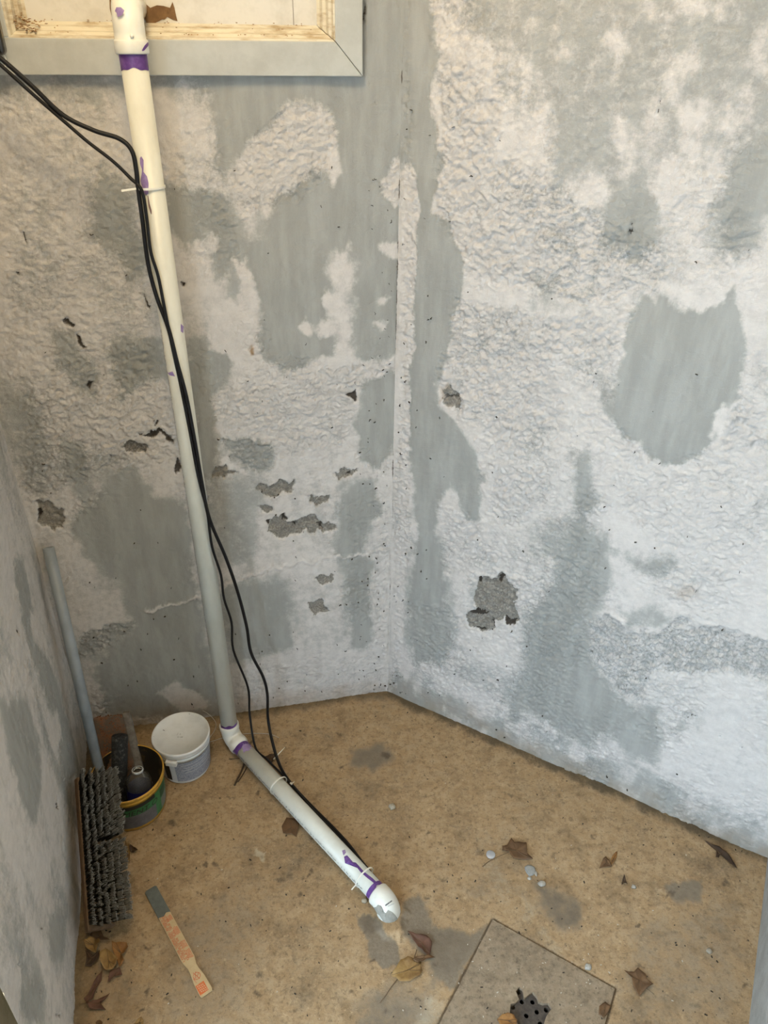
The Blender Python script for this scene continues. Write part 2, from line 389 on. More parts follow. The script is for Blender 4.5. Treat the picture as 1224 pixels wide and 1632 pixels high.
P.L['tan'] = np.maximum(P.L['tan'], .34*sstep(.10, .0, P.V+.05*fbm(P.U, P.V, .09, 4, 777))*(.7+.6*fbm(P.U, P.V, .05, 3, 778)))
disp = rough_disp(P)
fade = sstep(0, .006, -P.U)*sstep(0, .012, P.U+WB); disp = disp*fade
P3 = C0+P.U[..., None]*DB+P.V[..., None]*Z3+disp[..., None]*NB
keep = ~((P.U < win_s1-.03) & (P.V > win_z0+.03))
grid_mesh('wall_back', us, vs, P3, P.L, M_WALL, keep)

# ------------------------------------------------------------------ right wall
RL = 1.30
us = axis_steps(0, RL, .0028); vs = axis_steps(-.028, 2.0, .0028, (2.15, 2.4, 2.7))
P = Paint(us, vs, r_sz, 21)
for k in ('gray', 'bare', 'dark', 'tan', 'rough', 'ridge'): P.layer(k)
P.L['gray'][:] = .14+.36*fbm(P.U, P.V, .14, 4, 171, .6)
P.L['rough'][:] = np.clip(.45+.9*fbm(P.U, P.V, .16, 3, 172), 0, 1)
A1 = lambda pts: crop(620, 0, 2.026, pts)
A2 = lambda pts: crop(620, 450, 2.026, pts)
A3 = lambda pts: crop(620, 880, 2.026, pts)
G(A1([(330, -120), (1400, -150), (1400, 420), (1224, 480), (1130, 420), (1000, 480), (930, 560), (880, 640), (850, 780), (800, 830), (700, 800), (700, 690), (600, 690), (560, 600), (510, 500), (500, 330), (370, 300), (350, 180), (250, 120), (210, 30)]), .66, 12)
G(A1([(30, -60), (130, -60), (135, 30), (152, 180), (125, 290), (145, 460), (172, 520), (160, 600), (142, 700), (200, 720), (240, 840), (230, 930), (210, 990), (205, 1090), (200, 1100), (80, 1100), (85, 700), (95, 660), (70, 540), (30, 540)]), .95, 3)
G(A2([(85, -20), (235, -20), (210, 90), (200, 180), (170, 300), (140, 330), (180, 430), (240, 480), (290, 560), (300, 620), (290, 770), (240, 760), (230, 690), (200, 660), (160, 700), (150, 780), (150, 850), (170, 1040), (70, 1040), (100, 830), (80, 650), (60, 430), (50, 200)]), 1, 5)
G(A3([(70, -30), (170, -30), (190, 150), (200, 300), (160, 352), (90, 362), (60, 290), (65, 150)]), .95, 14)
G(A1([(1100, 480), (1224, 440), (1400, 400), (1400, 700), (1224, 690), (1180, 800), (1100, 850), (1040, 820), (1050, 650), (1090, 560)]), .85, 12)
G(A1([(470, 870), (550, 890), (545, 1000), (450, 1000)]), .6, 12); G(A1([(505, 735), (600, 740), (590, 785), (510, 780)]), .55, 10)
G(A1([(700, 640), (840, 620), (860, 760), (800, 820), (710, 780)]), .95, 10)
for (x, y), rx, ry, v in (((740, 150), 24, 34, .1), ((970, 30), 36, 42, .1), ((965, 190), 26, 30, .1), ((920, 270), 32, 80, .25), ((560, 188), 30, 24, .25), ((440, 240), 30, 50, .25), ((380, 230), 30, 60, .35), ((990, 380), 46, 50, .15), ((1092, 395), 16, 55, .1), ((1150, 350), 40, 50, .4), ((490, 390), 12, 90, .15), ((425, 470), 16, 40, .1), ((735, 420), 20, 70, .3), ((830, 40), 22, 22, .3), ((1060, 25), 22, 20, .2), ((770, 480), 30, 80, .25), ((975, 470), 30, 30, .2), ((1200, 180), 26, 60, .35), ((460, 75), 20, 20, .4), ((850, 420), 40, 120, .45), ((640, 620), 70, 60, .2), ((900, 600), 50, 90, .15)):
    P.ell('gray', A1([(x, y)])[0], rx/2.026, ry/2.026, v, 6)
G(A2([(815, 50), (870, 60), (930, 80), (1000, 75), (1090, 60), (1120, 20), (1135, 130), (1160, 200), (1140, 300), (1140, 370), (1060, 420), (1050, 530), (990, 560), (940, 580), (880, 582), (850, 570), (815, 510), (750, 500), (740, 460), (700, 410), (690, 350), (740, 300), (770, 230), (780, 140)]), 1.02, 4)
G(A2([(630, 270), (740, 280), (740, 450), (680, 400)]), .65, 14, .8)
G(A2([(600, 545), (650, 560), (662, 700), (640, 770), (725, 840), (700, 900), (690, 1040), (560, 1040), (545, 900), (560, 800), (590, 740), (590, 640)]), .9, 10)
G(A2([(450, 800), (560, 770), (570, 900), (460, 880)]), .6, 14); G(A2([(730, 860), (830, 880), (930, 880), (920, 945), (850, 960), (780, 920)]), .75, 9)
G(A3([(560, -30), (685, -30), (705, 100), (640, 250), (660, 330), (720, 430), (770, 485), (870, 500), (890, 600), (865, 690), (780, 660), (720, 600), (640, 625), (560, 590), (500, 545), (435, 505), (380, 545), (385, 480), (440, 380), (450, 200), (540, 100)]), .92, 12)
G(A3([(200, 320), (400, 400), (380, 520), (300, 480), (180, 400)]), .42, 14); G(A3([(120, 365), (200, 400), (300, 450), (390, 520), (380, 590), (250, 520), (130, 430)]), .08, 6)
for (x, y), r in (((395, 535), 18), ((540, 655), 18), ((545, 605), 16)): P.ell('gray', A3([(x, y)])[0], r/2, r/2, 1, 6)
G(A3([(750, 185), (930, 195), (910, 235), (860, 240), (770, 240)]), .7, 6)
G(A3([(900, 520), (1000, 500), (980, 600), (920, 600)]), .5, 12)
R_(A1([(330, -120), (1400, -150), (1400, 420), (930, 560), (850, 780), (700, 780), (560, 600), (500, 330), (350, 180)]), .28, 12)
R_(A1([(60, -60), (135, 0), (150, 300), (170, 560), (240, 840), (200, 1100), (80, 1100)]), .03, 6)
R_(A2([(85, -20), (235, -20), (140, 330), (290, 560), (290, 770), (160, 700), (170, 1040), (60, 1040)]), .05, 6)
R_(A1([(150, 230), (240, 200), (370, 330), (360, 500), (560, 620), (700, 720), (900, 800), (930, 920), (640, 990), (250, 830), (160, 700)]), 1, 8)
R_(A2([(210, 50), (740, 170), (730, 260), (530, 230), (560, 430), (500, 560), (330, 500), (210, 420)]), 1, 8); R_(A2([(330, 590), (520, 600), (520, 700), (430, 800), (330, 760)]), .9, 6); R_(A2([(720, 620), (1000, 600), (1224, 680), (1224, 900), (900, 850), (740, 750)]), .6, 10); R_(A2([(1060, 420), (1130, 395), (1210, 420), (1200, 520), (1080, 530)]), 1, 5)
R_(A2([(815, 50), (1120, 20), (1160, 200), (1140, 370), (1050, 530), (880, 580), (700, 410)]), .03, 4)
big = A3([(650, 240), (700, 195), (750, 232), (770, 252), (860, 260), (940, 205), (962, 215), (940, 252), (1060, 235), (1224, 280), (1400, 300), (1400, 440), (1224, 420), (1100, 380), (1000, 390), (850, 390), (820, 480), (760, 470), (700, 390), (660, 320)])
P.poly('rough', big, 1.25, 3); P.poly('gray', big, .5, 6, .7)
P.poly('ridge', A3([(680, 196), (712, 188), (758, 222), (752, 236), (720, 215)]), 1.5, 2); P.poly('ridge', big, -1.0, 2)
bp_ = A3([(275, 90), (340, 85), (360, 75), (410, 120), (405, 170), (425, 230), (400, 245), (380, 215), (345, 225), (340, 260), (300, 270), (255, 240), (250, 200), (280, 185), (270, 150)])
P.poly('bare', bp_, .85, 2.5); P.poly('rough', bp_, 1, 3)
for pts in ([(278, 85), (300, 82), (298, 105), (282, 100)], [(318, 92), (335, 90), (333, 102)], [(345, 88), (370, 80), (372, 96), (350, 100)], [(250, 195), (280, 185), (320, 200), (300, 208), (262, 205)], [(370, 210), (395, 215), (420, 225), (405, 245), (385, 235)], [(270, 250), (295, 268), (320, 265), (300, 258)], [(330, 225), (345, 228), (340, 255)]):
    P.poly('dark', A3(pts), .85, 1.5)
P.poly('bare', A2([(165, 350), (200, 340), (240, 375), (225, 410), (190, 412)]), .7, 3); P.poly('tan', A2([(165, 350), (185, 338), (215, 352), (195, 375), (170, 385)]), .55, 4); P.poly('dark', A2([(165, 370), (225, 368), (235, 376), (180, 385)]), .6, 1.5)
P.ell('tan', A3([(960, 140)])[0], 18, 6, .35, 8)
P.line('ridge', A2([(340, 185), (480, 205), (640, 240), (730, 215)]), 2.5, 1.2); P.line('ridge', A2([(280, 505), (360, 530), (420, 545)]), 2, 1); P.line('ridge', A2([(580, 420), (680, 435), (740, 465)]), 2, 1)
P.line('ridge', A1([(135, -60), (135, 60), (152, 180), (128, 250), (150, 440), (170, 520), (160, 600), (145, 690)]), 2.0, 1.1)
strip = [(646, 265), (656, 265), (667, 326), (660, 380), (662, 460), (656, 540), (652, 700), (640, 1000), (640, 1090), (622, 1100), (636, 800), (640, 560), (644, 330)]
P.poly('gray', strip, .1, 3); P.poly('rough', strip, .7, 4)
P.line('dark', A1([(855, 385), (862, 350), (866, 325)]), .5, .8); P.line('dark', A1([(788, 765), (798, 730)]), .5, .8); P.line('dark', A1([(211, 670), (212, 740)]), .4, .6); P.line('dark', A1([(405, 605), (412, 560)]), .4, .6)
P.line('dark', A3([(650, 300), (670, 340), (700, 385), (730, 420)]), .6, .6); P.line('dark', A3([(850, 262), (900, 240), (940, 210)]), .5, .7)
for _ in range(60):
    s_, z_ = random.uniform(.02, 1.1), random.uniform(.05, .5)
    P.poly('dark', [(s_+.002*random.uniform(.5, 2)*math.cos(t), z_+.002*random.uniform(.5, 2)*math.sin(t)) for t in (0, 1, 2, 3, 4, 5)], .8, .8, 1, True)
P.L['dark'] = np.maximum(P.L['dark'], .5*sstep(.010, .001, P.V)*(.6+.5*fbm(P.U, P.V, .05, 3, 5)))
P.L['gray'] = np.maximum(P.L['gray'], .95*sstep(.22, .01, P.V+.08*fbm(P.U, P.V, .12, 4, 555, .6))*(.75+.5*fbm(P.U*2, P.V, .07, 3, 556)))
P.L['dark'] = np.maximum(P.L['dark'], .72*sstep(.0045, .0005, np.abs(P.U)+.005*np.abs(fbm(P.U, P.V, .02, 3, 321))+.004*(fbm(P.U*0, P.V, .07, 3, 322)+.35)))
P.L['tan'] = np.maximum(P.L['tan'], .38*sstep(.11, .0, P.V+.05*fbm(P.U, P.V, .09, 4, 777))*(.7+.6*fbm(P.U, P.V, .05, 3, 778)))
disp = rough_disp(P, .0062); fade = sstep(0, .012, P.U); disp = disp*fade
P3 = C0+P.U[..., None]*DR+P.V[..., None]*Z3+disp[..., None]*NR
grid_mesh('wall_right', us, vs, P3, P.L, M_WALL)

# ------------------------------------------------------------------ left wall
LE = l_sz((13, 1608))[0]
us = axis_steps(0, LE, .004); vs = axis_steps(-.028, 1.25, .004, (1.5, 1.9, 2.3, 2.7))
P = Paint(us, vs, l_sz, 31)
for k in ('gray', 'bare', 'dark', 'tan', 'rough', 'ridge'): P.layer(k)
P.L['gray'][:] = .32+.45*fbm(P.U*3.2, P.V*.75, .16, 3, 271)
P.L['rough'][:] = np.clip(.3+.5*fbm(P.U, P.V, .16, 3, 272), 0, 1)
B8 = lambda pts: crop(0, 820, 2.914, pts); BL = lambda pts: crop(0, 1100, 3.067, pts)
G(B8([(60, 220), (110, 200), (200, 600), (330, 1000), (380, 1224), (300, 1224), (230, 900), (150, 640), (120, 560)]), .75, 7)
G(B8([(0, 240), (50, 260), (110, 480), (150, 640), (120, 700), (60, 560), (0, 400)]), .05, 7); G(B8([(145, 450), (180, 470), (230, 640), (215, 660), (160, 560)]), .05, 6)
G(BL([(10, 60), (130, 30), (190, 250), (200, 480), (160, 700), (100, 560), (60, 380)]), .85, 9); G(BL([(205, 300), (225, 310), (290, 500), (270, 640), (220, 560), (200, 450)]), .02, 6); G(BL([(230, 120), (280, 110), (300, 240), (260, 260)]), .05, 7)
G(BL([(90, 1500), (110, 1400), (180, 1360), (220, 1480), (210, 1600), (130, 1640), (90, 1560)]), .8, 7); G(BL([(240, 1100), (330, 1080), (340, 1280), (280, 1400), (240, 1300)]), .75, 8); G(BL([(150, 780), (250, 800), (240, 900), (180, 1000), (140, 900)]), .1, 8)
G(BL([(330, 1120), (395, 1000), (390, 1632), (300, 1632), (320, 1400)]), .3, 10)
for pts in ([(80, 530), (100, 520), (98, 555), (84, 552)], [(320, 640), (342, 650), (340, 690), (326, 680)]): P.poly('dark', B8(pts), .8, 2)
for pts in ([(280, 540), (292, 535), (298, 572), (286, 578)], [(200, 1165), (215, 1170), (210, 1195)], [(75, 1340), (110, 1345), (85, 1370)], [(272, 1580), (295, 1580), (290, 1605), (275, 1602)], [(255, 1090), (272, 1090), (268, 1130)], [(325, 265), (340, 300), (330, 300)], [(25, 1380), (52, 1384), (30, 1392)], [(365, 1352), (374, 1352), (372, 1372)]):
    P.poly('dark', BL(pts), .75, 2)
for _ in range(140):
    s_, z_ = random.uniform(.05, 1.0), random.uniform(.02, .9)
    P.poly('dark', [(s_+.0016*random.uniform(.5, 2)*math.cos(t), z_+.003*random.uniform(.5, 2)*math.sin(t)) for t in (0, 1, 2, 3, 4, 5)], .8, .8, 1, True)
disp = rough_disp(P); fade = sstep(0, .012, P.U); disp = disp*fade
P3 = CL+P.U[..., None]*DL+P.V[..., None]*Z3+disp[..., None]*NL
grid_mesh('wall_left', us, vs, P3, P.L, M_WALL)

# ------------------------------------------------------------------ floor
SA, SB = at_z((785, 1465)), at_z((981, 1576)); _e = unit(SB-SA); _g = unit(at_z((705, 1622))-SA)
SLW = np.linalg.norm(SB-SA); SD = SA+_g*SLW*1.06; SC = SB+unit(at_z((964, 1632))-SB)*SLW*1.08
SLAB = [SA, SB, SC, SD]
us = np.concatenate([np.array([-4, -2.5, -1.6, -1.2]), np.linspace(-1.02, 1.22, 680), np.array([1.5, 2.2, 4.0])])
vs = np.concatenate([np.array([-4, -2.5, -1, 0, .5]), np.linspace(.66, 1.86, 400)])
P = Paint(us, vs, f_xy, 41, .8)
for k in ('gray', 'dark', 'light', 'ridge', 'edge_dark'): P.layer(k)
P.L['gray'][:] = .22+.35*fbm(P.U, P.V, .30, 3, 371)
P.L['dark'][:] = .12+.70*np.clip(fbm(P.U, P.V, .20, 5, 372, .65), 0, 1)
F = lambda k, px, v=1.0, f=6, a=1.0: P.poly(k, px, v, f, a)
F('gray', crop(560, 1360, 6, [(40, 600), (120, 540), (200, 560), (290, 640), (330, 760), (430, 850), (480, 1000), (370, 1090), (250, 1080), (130, 960), (120, 760), (60, 700)]), 1, 3); F('dark', crop(560, 1360, 6, [(40, 600), (120, 540), (200, 560), (290, 640), (330, 760), (260, 740), (120, 740)]), .55, 4)
F('gray', [(645, 1440), (668, 1425), (690, 1470), (740, 1490), (780, 1478), (745, 1540), (720, 1582), (695, 1570), (690, 1540), (660, 1500), (640, 1480)], 1, 5); F('dark', [(650, 1470), (690, 1475), (760, 1490), (730, 1560), (700, 1560), (670, 1510)], .45, 10)
F('gray', [(560, 1590), (640, 1560), (690, 1575), (700, 1640), (560, 1660)], .7, 14)
F('gray', [(850, 1400), (880, 1420), (930, 1440), (930, 1480), (900, 1485), (860, 1450)], .75, 7); F('dark', [(850, 1410), (890, 1425), (930, 1445), (925, 1480), (895, 1480)], .45, 8)
F('gray', [(1060, 1410), (1120, 1405), (1120, 1440), (1080, 1445)], .9, 4); F('gray', [(1000, 1450), (1190, 1430), (1180, 1640), (990, 1640), (985, 1570)], .52, 18)
F('light', [(745, 1335), (790, 1370), (860, 1450), (930, 1540), (900, 1540), (830, 1470), (770, 1410)], .35, 12); F('light', [(1015, 1390), (1200, 1400), (1200, 1430), (1050, 1440)], .3, 12)
F('light', [(680, 1580), (720, 1600), (700, 1640), (640, 1640)], .5, 8); F('light', [(405, 1345), (430, 1355), (425, 1370), (408, 1362)], .8, 4)
F('dark', [(560, 1195), (610, 1185), (625, 1210), (590, 1230), (562, 1220)], .35, 10); F('gray', [(560, 1195), (610, 1185), (625, 1210), (590, 1230), (562, 1220)], .85, 8)
F('dark', [(240, 1160), (380, 1130), (350, 1180), (340, 1240), (280, 1260)], .4, 12)
F('gray', [(130, 1500), (240, 1500), (230, 1640), (120, 1640)], .5, 20); F('gray', [(250, 1440), (420, 1440), (380, 1640), (250, 1640)], .55, 30)
for _ in range(150):
    x, y = random.uniform(140, 1200), random.uniform(1150, 1630); r = random.choice((2, 2, 3, 3, 4, 6))
    P.ell('dark', (x, y), r*random.uniform(.7, 1.4), r*random.uniform(.6, 1), random.uniform(.5, .85), 2)
for px, py, r in ((272, 1315, 6), (345, 1372, 4), (349, 1377, 4), (475, 1430, 5), (445, 1405, 5), (460, 1395, 4), (490, 1395, 4), (232, 1487, 3), (236, 1510, 5), (232, 1580, 5), (225, 1612, 5), (347, 1374, 5), (330, 1375, 5)): P.ell('dark', (px, py), r, r*.8, .8, 2)
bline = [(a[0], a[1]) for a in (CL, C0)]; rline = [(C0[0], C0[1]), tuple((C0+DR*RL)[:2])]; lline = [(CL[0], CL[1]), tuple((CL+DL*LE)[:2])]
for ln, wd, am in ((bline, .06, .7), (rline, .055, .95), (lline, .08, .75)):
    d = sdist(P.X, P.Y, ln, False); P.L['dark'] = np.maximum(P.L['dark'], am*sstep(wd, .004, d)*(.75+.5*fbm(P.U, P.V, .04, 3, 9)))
    P.L['edge_dark'] = np.maximum(P.L['edge_dark'], .5*sstep(wd*.7, .0, d))  # floor colour darkens towards the foot of each wall
sp = [(q[0], q[1]) for q in SLAB]; sdS = sdist(P.U+.0015*fbm(P.U, P.V, .03, 2, 66), P.V, sp)
P.L['dark'] = np.maximum(P.L['dark'], .9*sstep(.0055, .0015, np.abs(sdS+.001)))
h = .0022*fbm(P.U, P.V, .16, 3, 12)+.0006*fbm(P.U, P.V, .014, 3, 13)
sc_ = sdist(P.X, P.Y, [f_xy(p) for p in crop(560, 1360, 6, [(300, 560), (480, 420), (540, 560), (500, 740), (400, 800), (300, 760), (220, 640)])]); h = h+.010*sstep(-.012, .012, sc_)   # mortar heap round the pipe end
h = np.where(np.abs(sdS) < .02, np.minimum(h, 0)*.2, h)-.004*sstep(.004, .0015, np.abs(sdS+.001))
def edge_in(ln, nn):                                   # the slab stays behind the walls' feet
    return None
P3 = np.stack([P.U, P.V, h], -1)
keep = sdS < .008
mf = bpy.data.materials.new('stained_concrete'); mf.use_nodes = True
def floor_material(m, tan, tan2, grey, grey2, edge_dark=True):
    nt = m.node_tree; N = nt.nodes; L = nt.links; b = N['Principled BSDF']; b.inputs['Roughness'].default_value = .78; b.inputs['Specular IOR Level'].default_value = .3
    tc = N.new('ShaderNodeTexCoord')
    def noise(sc, det=6, ro=.6):
        n = N.new('ShaderNodeTexNoise'); n.inputs['Scale'].default_value = sc; n.inputs['Detail'].default_value = det; n.inputs['Roughness'].default_value = ro; L.new(tc.outputs['Object'], n.inputs['Vector']); return n.outputs['Fac']
    def attr(k): a = N.new('ShaderNodeAttribute'); a.attribute_name = k; return a.outputs['Fac']
    def rmp(x, lo, hi):
        n = N.new('ShaderNodeMapRange'); n.interpolation_type = 'SMOOTHSTEP'; n.inputs['From Min'].default_value = lo; n.inputs['From Max'].default_value = hi; L.new(x, n.inputs['Value']); return n.outputs['Result']
    def mth(op, a, q):
        n = N.new('ShaderNodeMath'); n.operation = op
        for i, z in enumerate((a, q)):
            if isinstance(z, (int, float)): n.inputs[i].default_value = z
            else: L.new(z, n.inputs[i])
        return n.outputs[0]
    def mix(fac, a, q):
        n = N.new('ShaderNodeMix'); n.data_type = 'RGBA'
        if isinstance(fac, (int, float)): n.inputs[0].default_value = fac
        else: L.new(fac, n.inputs[0])
        for i, z in ((6, a), (7, q)):
            if isinstance(z, tuple): n.inputs[i].default_value = (*z, 1)
            else: L.new(z, n.inputs[i])
        return n.outputs[2]
    n1, n2, n3 = noise(28, 8, .7), noise(160, 6, .75), noise(7, 6, .6)
    col = mix(rmp(n1, .38, .66), tan, tan2)
    col = mix(mth('MULTIPLY', rmp(noise(11, 9, .75), .46, .68), .62), col, tuple(c*.48 for c in tan))
    col = mix(mth('MULTIPLY', rmp(noise(75, 8, .8), .48, .66), .70), col, tuple(c*.36 for c in tan))
    col = mix(mth('MULTIPLY', rmp(noise(48, 9, .8), .53, .70), .6), col, tuple(min(1, c*1.45) for c in tan2))
    g = mth('ADD', attr('gray'), mth('MULTIPLY', mth('SUBTRACT', n1, .5), .7))
    gc = mix(rmp(n2, .35, .7), grey, grey2)
    col = mix(rmp(g, .3, .85), col, gc)
    lt = mth('ADD', attr('light'), mth('MULTIPLY', mth('SUBTRACT', n1, .5), .8))
    col = mix(mth('MULTIPLY', rmp(lt, .25, .8), .7), col, (.47, .41, .30))
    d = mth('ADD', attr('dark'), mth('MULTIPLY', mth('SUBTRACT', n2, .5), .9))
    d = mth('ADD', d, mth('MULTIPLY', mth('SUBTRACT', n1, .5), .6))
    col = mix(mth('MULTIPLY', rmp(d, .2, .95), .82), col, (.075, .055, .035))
    col = mix(mth('MULTIPLY', rmp(noise(420, 4, .8), .60, .74), .35), col, (.06, .045, .03))
    col = mix(mth('MULTIPLY', rmp(noise(330, 4, .8), .63, .75), .35), col, (.55, .50, .42))
    if edge_dark: col = mix(attr('edge_dark'), col, (.075, .062, .036))
    L.new(col, b.inputs['Base Color'])
    bp = N.new('ShaderNodeBump'); bp.inputs['Strength'].default_value = .5; bp.inputs['Distance'].default_value = .0012
    L.new(mth('ADD', n2, noise(500, 3, .7)), bp.inputs['Height']); L.new(bp.outputs['Normal'], b.inputs['Normal'])
floor_material(mf, (.33, .222, .117), (.40, .288, .168), (.172, .136, .094), (.228, .186, .134))
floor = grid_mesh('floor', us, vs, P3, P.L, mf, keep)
ms = bpy.data.materials.new('slab_concrete'); ms.use_nodes = True
floor_material(ms, (.245, .183, .118), (.285, .222, .15), (.19, .165, .13), (.24, .21, .17), edge_dark=False)

# slab over the drain, cast into the floor, with a broken opening that shows the grate
DR_OUT = crop(760, 1540, 5.1, [(318, 200), (345, 168), (372, 190), (385, 262), (420, 232), (455, 208), (490, 250), (502, 290), (540, 302), (580, 298), (610, 342), (582, 380), (562, 412), (545, 469), (540, 530), (450, 560), (350, 530), (322, 440), (268, 380), (275, 305), (312, 298), (342, 268), (325, 225)])
def filled(name, loops3, thick, m, parent=None, **k):
    """flat plate with holes: loops of 3-D points, first is the outline; extruded down by thick"""
    bm = bmesh.new()
    for lp in loops3:
        vv = [bm.verts.new(tuple(q)) for q in lp]
        for i in range(len(vv)): bm.edges.new((vv[i], vv[(i+1) % len(vv)]))
    bmesh.ops.triangle_fill(bm, use_beauty=True, edges=bm.edges[:], normal=(0, 0, 1))
    r = bmesh.ops.extrude_face_region(bm, geom=bm.faces[:])
    for q in r['geom']:
        if isinstance(q, bmesh.types.BMVert): q.co.z -= thick
    V = [tuple(q.co) for q in bm.verts]; bm.verts.index_update()
    Fc = [tuple(q.index for q in f.verts) for f in bm.faces]; bm.free()
    return obj(name, V, Fc, m, parent, smooth=False, **k)
def dense(lp, n):
    out = []
    for i in range(len(lp)):
        a, b = np.asarray(lp[i], float), np.asarray(lp[(i+1) % len(lp)], float)
        out += [a+(b-a)*t/n for t in range(n)]
    return out
cen = sum(SLAB)/4
slab_out = [np.array([q[0], q[1], .0012])+np.array([random.uniform(-.0008, .0008), random.uniform(-.0008, .0008), 0]) for q in dense([cen+(q-cen)*.993 for q in SLAB], 24)]
hole = [at_z(p, .0012) for p in DR_OUT]
slab = filled('slab', [slab_out, hole], .03, ms, floor)
slab['label'] = 'square grey-brown concrete slab let into the floor round the drain'
drc = at_z((838, 1612), -.008)
M_IRON = mat('drain_iron', (.055, .045, .038), .7, .3, (90, (.10, .082, .065), .4, .7), bump=(200, .4))
drain = empty('floor_drain', (drc[0], drc[1], -.008), 'dark iron floor drain strainer with round holes in the square slab', 'drain')
holes = crop(760, 1540, 5.1, [(340, 212), (366, 290), (452, 292), (292, 333), (487, 372), (402, 402), (515, 467), (562, 356), (395, 500), (470, 520)])
ring = [drc+np.array([.060*math.cos(t), .060*math.sin(t), 0]) for t in np.linspace(0, 2*math.pi, 41)[:-1]]
hl = []
for p in holes:
    c = at_z(p, -.008); rr = .0052
    hl.append([c+np.array([rr*math.cos(t), rr*math.sin(t), 0]) for t in np.linspace(0, 2*math.pi, 13)[:-1]])
filled('strainer', [ring]+hl, .004, M_IRON, drain)
V, Fc = lathe([(.058, -.004), (.058, -.25), (.001, -.25)], drc, (0, 0, 1), 28); obj('drain_pipe', V, Fc, mat('drain_dark', (.02, .018, .015), .9), drain)

# step at the right of the floor
M_STEP = mat('step_concrete', (.23, .22, .195), .8, 0, (22, (.30, .29, .262), .35, .65), bump=(150, .6))
t0, t1 = at_z((1223, 1370)), at_z((1194, 1629)); dS = unit(t1-t0); nS = np.array([-dS[1], dS[0], 0]); nS = nS if nS[0] > 0 else -nS
V, Fc = box8(t0-dS*.25-Z3*.05, dS*1.9, nS*.9, Z3*.21); o = bevel(obj('step', V, Fc, M_STEP, smooth=False), .006); o['kind'] = 'structure'; o['label'] = 'grey concrete step at the right edge of the floor'
# timber at the near end of the left wall
e0 = CL+DL*LE
V, Fc = box8(e0-NL*.10, DL*.07, NL*.105, Z3*2.7); o = bevel(obj('trim_1', V, Fc, mat('mossy_timber', (.10, .085, .045), .85, 0, (30, (.17, .14, .09), .35, .65, (1, 1, .15)), bump=(90, .6)), smooth=False), .004); o['kind'] = 'structure'
# roof over the window side and the far side of the pit
M_ROOF = mat('roof_boards', (.72, .69, .64), .8)
ROOF_Z = 2.7
V, Fc = box8((-1.6, -1.8, ROOF_Z), (4.2, 0, 0), (0, 4.4, 0), (0, 0, .08)); o = obj('ceiling', V, Fc, M_ROOF, smooth=False); o['kind'] = 'structure'
M_CONC = mat('pit_plaster', (.76, .74, .70), .85, 0, (12, (.80, .78, .74), .35, .65))
V, Fc = box8((-.6, -1.6, 0), (2.6, 0, 0), (0, -.2, 0), (0, 0, ROOF_Z)); o = obj('wall_rear', V, Fc, M_CONC, smooth=False); o['kind'] = 'structure'
# the open doorway in the left wall, beside the camera
DOOR_A, DOOR_B, DOOR_H = LE+.07, LE+1.15, 2.15
V, Fc = box8(CL+DL*DOOR_B-NL*.1, DL*1.4, NL*.1, Z3*ROOF_Z); o = obj('wall_side', V, Fc, M_CONC, smooth=False); o['kind'] = 'structure'
V, Fc = box8(CL+DL*DOOR_A-NL*.1+Z3*DOOR_H, DL*(DOOR_B-DOOR_A), NL*.1, Z3*(ROOF_Z-DOOR_H)); o = obj('wall_lintel', V, Fc, M_CONC, smooth=False); o['kind'] = 'structure'
V, Fc = box8(C0+DR*RL, DR*.1, -NR*.1+np.array([.9, -3.3, 0]), Z3*ROOF_Z); o = obj('wall_far', V, Fc, M_CONC, smooth=False); o['kind'] = 'structure'

# ------------------------------------------------------------------ window with painted panel
M_PAINT = mat('white_window_paint', (.43, .437, .41), .55, 0, (16, (.365, .365, .335), .42, .68), bump=(60, .25))
M_CREAM = mat('grimy_cream_paint', (.60, .55, .43), .6, 0, (48, (.30, .20, .09), .46, .70, (.35, .35, 1.5)), bump=(80, .4))
M_PANEL = mat('panel_paint', (.60, .58, .53), .6, 0, (25, (.50, .48, .43), .45, .7), bump=(70, .3))
M_BROWN = mat('bare_fibreboard', (.20, .115, .05), .9, 0, (60, (.13, .07, .03), .35, .65), bump=(120, .8))
wroot = bpy.data.objects.new('window_1', None); COL.objects.link(wroot); wroot['kind'] = 'structure'
wroot.location = tuple(C0+DB*(win_s1-.3)+Z3*win_z0); wroot['label'] = 'white painted window frame with boarded panel'
cw = WIN_IN[0]-win_s1; cw = abs(cw); ch = WIN_IN[1]-win_z0              # casing widths
LX = -WB-.02                                                           # left end of the casing
li = b_sz((18, 64))[0]                                                 # inner face of the left jamb
PROUD = .022
def bk(s, z, off): return C0+DB*s+Z3*z+NB*off
def prism(name, prof, a, b, m, parent, along='s', **k):
    """profile of (z or s, off) points swept between a and b"""
    V = []
    for e in (a, b):
        for i, (p, off) in enumerate(prof):
            q = e[i] if hasattr(e, '__len__') else e
            V.append(bk(q, p, off) if along == 's' else bk(p, q, off))
    n = len(prof); Fc = [(i, (i+1) % n, (i+1) % n+n, i+n) for i in range(n)]+[tuple(range(n-1, -1, -1)), tuple(range(n, 2*n))]
    return obj(name, V, Fc, m, parent, smooth=False, **k)
z0, z1 = win_z0, win_z0+ch; s1, s2 = win_s1, win_s1-cw
gap = .0006
bevel(prism('casing', [(z0, 0), (z0, PROUD), (z1, PROUD), (z1, 0)], [LX]*4, [s1-gap, s1-gap, s2-gap, s2-gap], M_PAINT, wroot), .0015)
bevel(prism('casing', [(s1, 0), (s1, PROUD), (s2, PROUD), (s2, 0)], [z0+gap, z0+gap, z1+gap, z1+gap], [2.6]*4, M_PAINT, wroot, along='z'), .0015)
